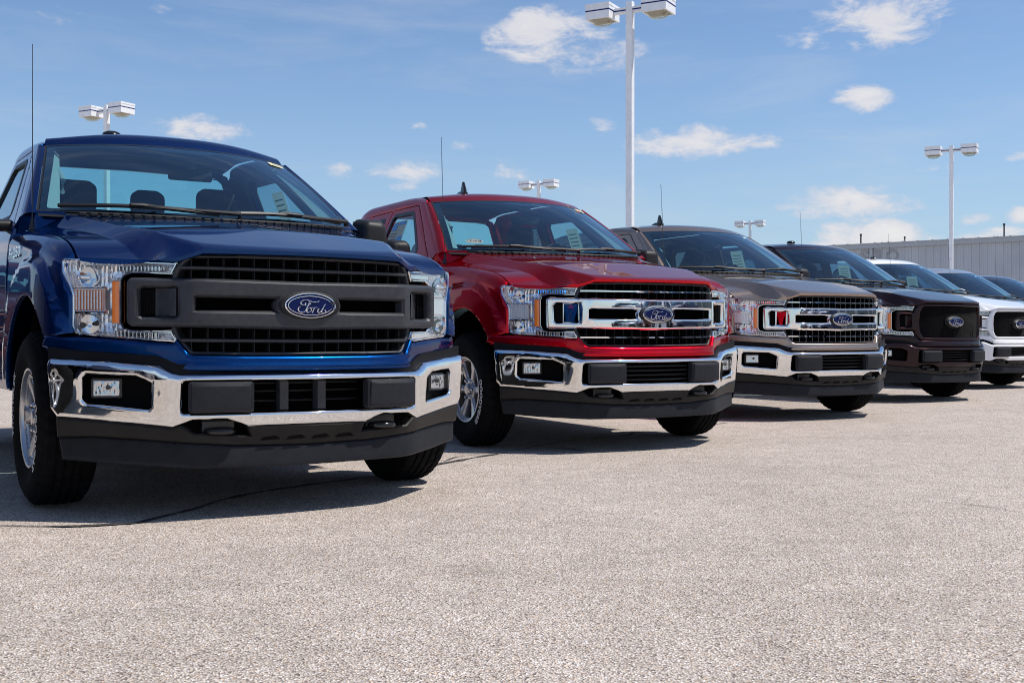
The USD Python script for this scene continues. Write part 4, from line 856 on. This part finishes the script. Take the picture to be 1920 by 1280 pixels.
        mi = group_node(t, 'side_mirror'); put(mi, 'mirror_shell', F(T['mirror'][0]), M[mirrors]); put(mi, 'mirror_arm', F(T['mirror'][1]), M['black_plastic']); put(mi, 'mirror_glass', F(T['mirror'][2]), M['chrome'])
    P('dashboard', T['dash'], M['trim_dark']); P('steering_wheel', T['steering'], M['trim_dark']); P('inner_mirror', T['inner_mirror'], M['trim_dark']); P('camera_pod', T['mirror_pod'], M['trim_dark']); P('grab_handle', T['grab'], M['trim_grey'])
    rows = [(2.66, ((-.44, .50, .26, 1.735, .15), (0, .34, .215, 1.70, .12), (.44, .50, .26, 1.735, .15)))] if cab == 'regular' else [(2.70, ((-.40, .54, .26, 1.735, .15), (.40, .54, .26, 1.735, .15))), (Yr - .42, ((-.44, .52, .25, 1.64, .12), (0, .34, .2, 1.60, .1), (.44, .52, .25, 1.64, .12)))]
    for yy, ss in rows:
        for a_ in ss:
            c_, hd = C(('seat', yy) + a_, lambda: seat(a_[0], yy, *a_[1:])); sp = P('seat', c_, M['seat_cloth']); put(sp, 'headrest', hd, M['seat_cloth'])
    stick(t, stickers, R)
    P('antenna', T['antenna'], M['gloss_black'])
    rz = 1.962
    if roof_aerial == 'fin': P('roof_antenna', T['fin_antenna'](rz, 2.55), M['gloss_black'])
    elif roof_aerial == 'puck': P('roof_antenna', T['puck'](rz, 2.45), M['gloss_black'])
    # bed
    bl0, bl1 = Yr + .08, Yr + .08 + {'regular': 2.0, 'super': 1.95, 'crew': 1.68}[cab]; wy = bl0 + .98
    def bed():
        ap = Point(wy, .41).buffer(.54, 24); so = Polygon([(bl0, .60), (bl0, 1.375), (bl1, 1.385), (bl1, .62)]).difference(ap).difference(sbox(wy - .54, 0, wy + .54, .41))
        cm = lambda m: (np.c_[np.where(m[0][:, 1] < 1.3, .990, .990 - .5 * (m[0][:, 1] - 1.3)) + m[0][:, 2], m[0][:, 0], m[0][:, 1]], m[1])
        s1 = cm(inflate(so, ((0, -.004), (.004, 0)), np.arange(3, 7, .1), np.arange(.5, 1.4, .07), .05))
        return A(join(s1, flip(s1), bx(-.94, .94, bl0, bl1, .70, .73), bx(-.94, .94, bl0, bl0 + .03, .7, 1.36)), 40), A(join(rbox(-.93, .93, bl1 - .05, bl1, .66, 1.385, .02)), 40)
    bb, tg = C(('bed', cab), bed); P('bed', bb, pt); P('tailgate', tg, pt)
    # wheels
    Wh = T['wheel']
    for wyy in (1.0, wy):
        for s in (1, -1):
            F = (lambda a: a) if s > 0 else flipA
            w_ = group_node(t, 'wheel', (s * .890, wyy, .4 - z))
            put(w_, 'tyre', F(Wh['tyre']), M['tyre_rubber']); put(w_, 'rim', F(Wh['rim_barrel']), M['alloy']); put(w_, 'spokes', F(Wh['spokes']), M['alloy']); put(w_, 'hub_cap', F(Wh['hub_cap']), M['alloy']); put(w_, 'brake_disc', F(Wh['brake']), M['brake_steel']); put(w_, 'wheel_shadow_plate', F(Wh['shadow_plate']), M['dark_void']) if False else None
            for q in Wh['nuts']: put(w_, 'lug_nut', F(q), M['chrome_soft'])
            if letters:
                for word in ('WRANGLER', 'GOODYEAR'):
                    L = Wh[word, s]; put(w_, 'tyre_lettering', (L[0] * [s, 1, 1], L[1], None), M['tyre_letter'], kind='stuff')
    return t
pbr('filler_black', (.006, .0065, .008), .6, spec=.1); pbr('lens_solid', (.80, .81, .82), .12, .55); pbr('amber_dull', (.50, .19, .09), .3, .3)
ROW = 'pickup trucks parked in a slanting row'
POSE = [(-.8422, 5.0588, -.0048, .5549, .0037), (1.0162, 7.8022, .0008, .4748, -.0021), (3.0521, 10.628, .0004, .4887, -.001), (5.1445, 13.4159, .0035, .5291, .0034), (7.303, 16.6683, .0043, .5776, 0), (9.19, 19.35, 0, .55, 0), (11.05, 21.9, 0, .55, 0), (13.0, 24.7, 0, .55, 0)]
blue = pickup(0, 'pickup_truck', 'dark blue pickup with black plastic grille, nearest of the row', POSE[0], 'regular', 'black', 'paint_blue', roof_aerial='puck', stickers=('tag', 'driver'), group=ROW)
red = pickup(1, 'pickup_truck', 'bright red extended cab pickup with chrome grille and bumper', POSE[1], 'super', 'chrome', 'paint_red', roof_aerial='fin', stickers=('tag', 'oval', 'driver', 'passenger'), group=ROW)
stone = pickup(2, 'pickup_truck', 'grey brown pickup with chrome grille, parked just beyond the red one', POSE[2], 'crew', 'chrome', 'paint_stone', roof_aerial='fin', stickers=('driver',), group=ROW)
plum = pickup(3, 'pickup_truck', 'dark plum pickup with black mesh grille and body colour bumper', POSE[3], 'crew', 'mesh', 'paint_plum', 'paint', 'black_plastic', 'puck', ('driver',), group=ROW)
white = pickup(4, 'pickup_truck', 'white pickup with black mesh grille in a white frame', POSE[4], 'crew', 'mesh', 'paint_white', 'paint', 'paint_white', 'puck', ('driver',), group=ROW)
silver = pickup(5, 'pickup_truck', 'silver grey pickup whose cab shows behind the white pickup', POSE[5], 'crew', 'mesh', 'paint_silver', 'paint', roof_aerial=None, group=ROW, letters=False, detail=False)
navy = pickup(6, 'pickup_truck', 'dark navy pickup whose cab is cut by the right edge', POSE[6], 'crew', 'mesh', 'paint_navy', 'paint', roof_aerial=None, group=ROW, letters=False, detail=False)
copper = pickup(7, 'pickup_truck', 'copper brown pickup at the far end, only a sliver of roof', POSE[7], 'crew', 'mesh', 'paint_copper', 'paint', roof_aerial=None, group=ROW, letters=False, detail=False)

fb = text_poly('F-150', .050, True); x0, y0, x1, y1 = fb.bounds; fb = shapely.affinity.scale(shapely.affinity.translate(fb, -x0, -y0), 1.55, 1, origin=(0, 0))
for s in (-1, 1):
    m = fender_map((lambda q: (np.c_[(1.66 - q[0][:, 0] * 1.0) if s < 0 else (1.36 + q[0][:, 0]), q[0][:, 1] + 1.165, q[0][:, 2]], q[1]))(inflate(fb, ((0, .006),), (), (), .006))); a_ = A(m, False)
    for tr in (blue, red): put(tr, 'fender_badge', a_ if s > 0 else flipA(a_), MATS['chrome'], kind='stuff')

# ---------------------------------------------------------------- what the chrome and the doors mirror: the far side of the aisle
def again(src, label, x, y, rz, group='pickups across the aisle'):
    path = numbered('/World', 'pickup_truck'); xf = UsdGeom.Xform.Define(stage, path); p = xf.GetPrim()
    p.GetReferences().AddInternalReference(src); p.SetInstanceable(True)
    xf.ClearXformOpOrder(); xf.MakeMatrixXform().Set(Gf.Matrix4d().SetRotate(Gf.Rotation(Gf.Vec3d(0, 0, 1), math.degrees(rz))) * Gf.Matrix4d().SetTranslate(Gf.Vec3d(x, y, 0)))
    tag(p, label, 'pickup truck', group)
for k, (src, lb, x, y) in enumerate(((navy, 'dark navy pickup mirrored in the chrome of the red pickup', 15.5, 2.0), (white, 'white pickup mirrored in the chrome of the grey brown pickup', 16.6, -1.6), (copper, 'copper pickup mirrored in the nearest chrome bumper', 17.6, -5.2), (silver, 'silver pickup mirrored at the left end of the nearest bumper', 18.6, -8.8), (plum, 'dark plum pickup mirrored low in the nearest chrome bumper', 19.6, -12.4), (navy, 'navy pickup mirrored in the left corner of the nearest bumper', -3.15, 2.55), (copper, 'copper pickup mirrored in the front fender of the blue pickup', -8.7, 12.2), (plum, 'dark plum pickup mirrored in the door of the blue pickup', -11.4, 15.9))):
    again(src, lb, x, y, math.radians(-72) if k < 5 else .55, 'pickups across the aisle' if k < 5 else None)
pbr('showroom_brick', (.16, .10, .075), .8, noise=(2., .2)); pbr('showroom_wall', (.30, .28, .26), .7, noise=(1.5, .15)); pbr('showroom_glass', (.02, .03, .04), .05, coat=1.0)
sh = thing('showroom', 'low tan and brick showroom mirrored as a strip in the chrome grille', 'building', (48, -8, 0), math.radians(-72))
put(sh, 'wall', A(join(bx(-45, 12, 0, 14, 0, 5.2), bx(-45.2, 12.2, -.2, .1, 5.2, 5.6)), False), MATS['showroom_wall']); put(sh, 'brick_wing', A(join(bx(12, 26, -1, 12, 0, 6.4), bx(11.8, 26.2, -1.2, -.9, 6.4, 6.8)), False), MATS['showroom_brick'])
for k in range(9): put(sh, 'window', A(bx(-43 + 6 * k, -38.2 + 6 * k, -.05, .05, .6, 3.6), False), MATS['showroom_glass'])
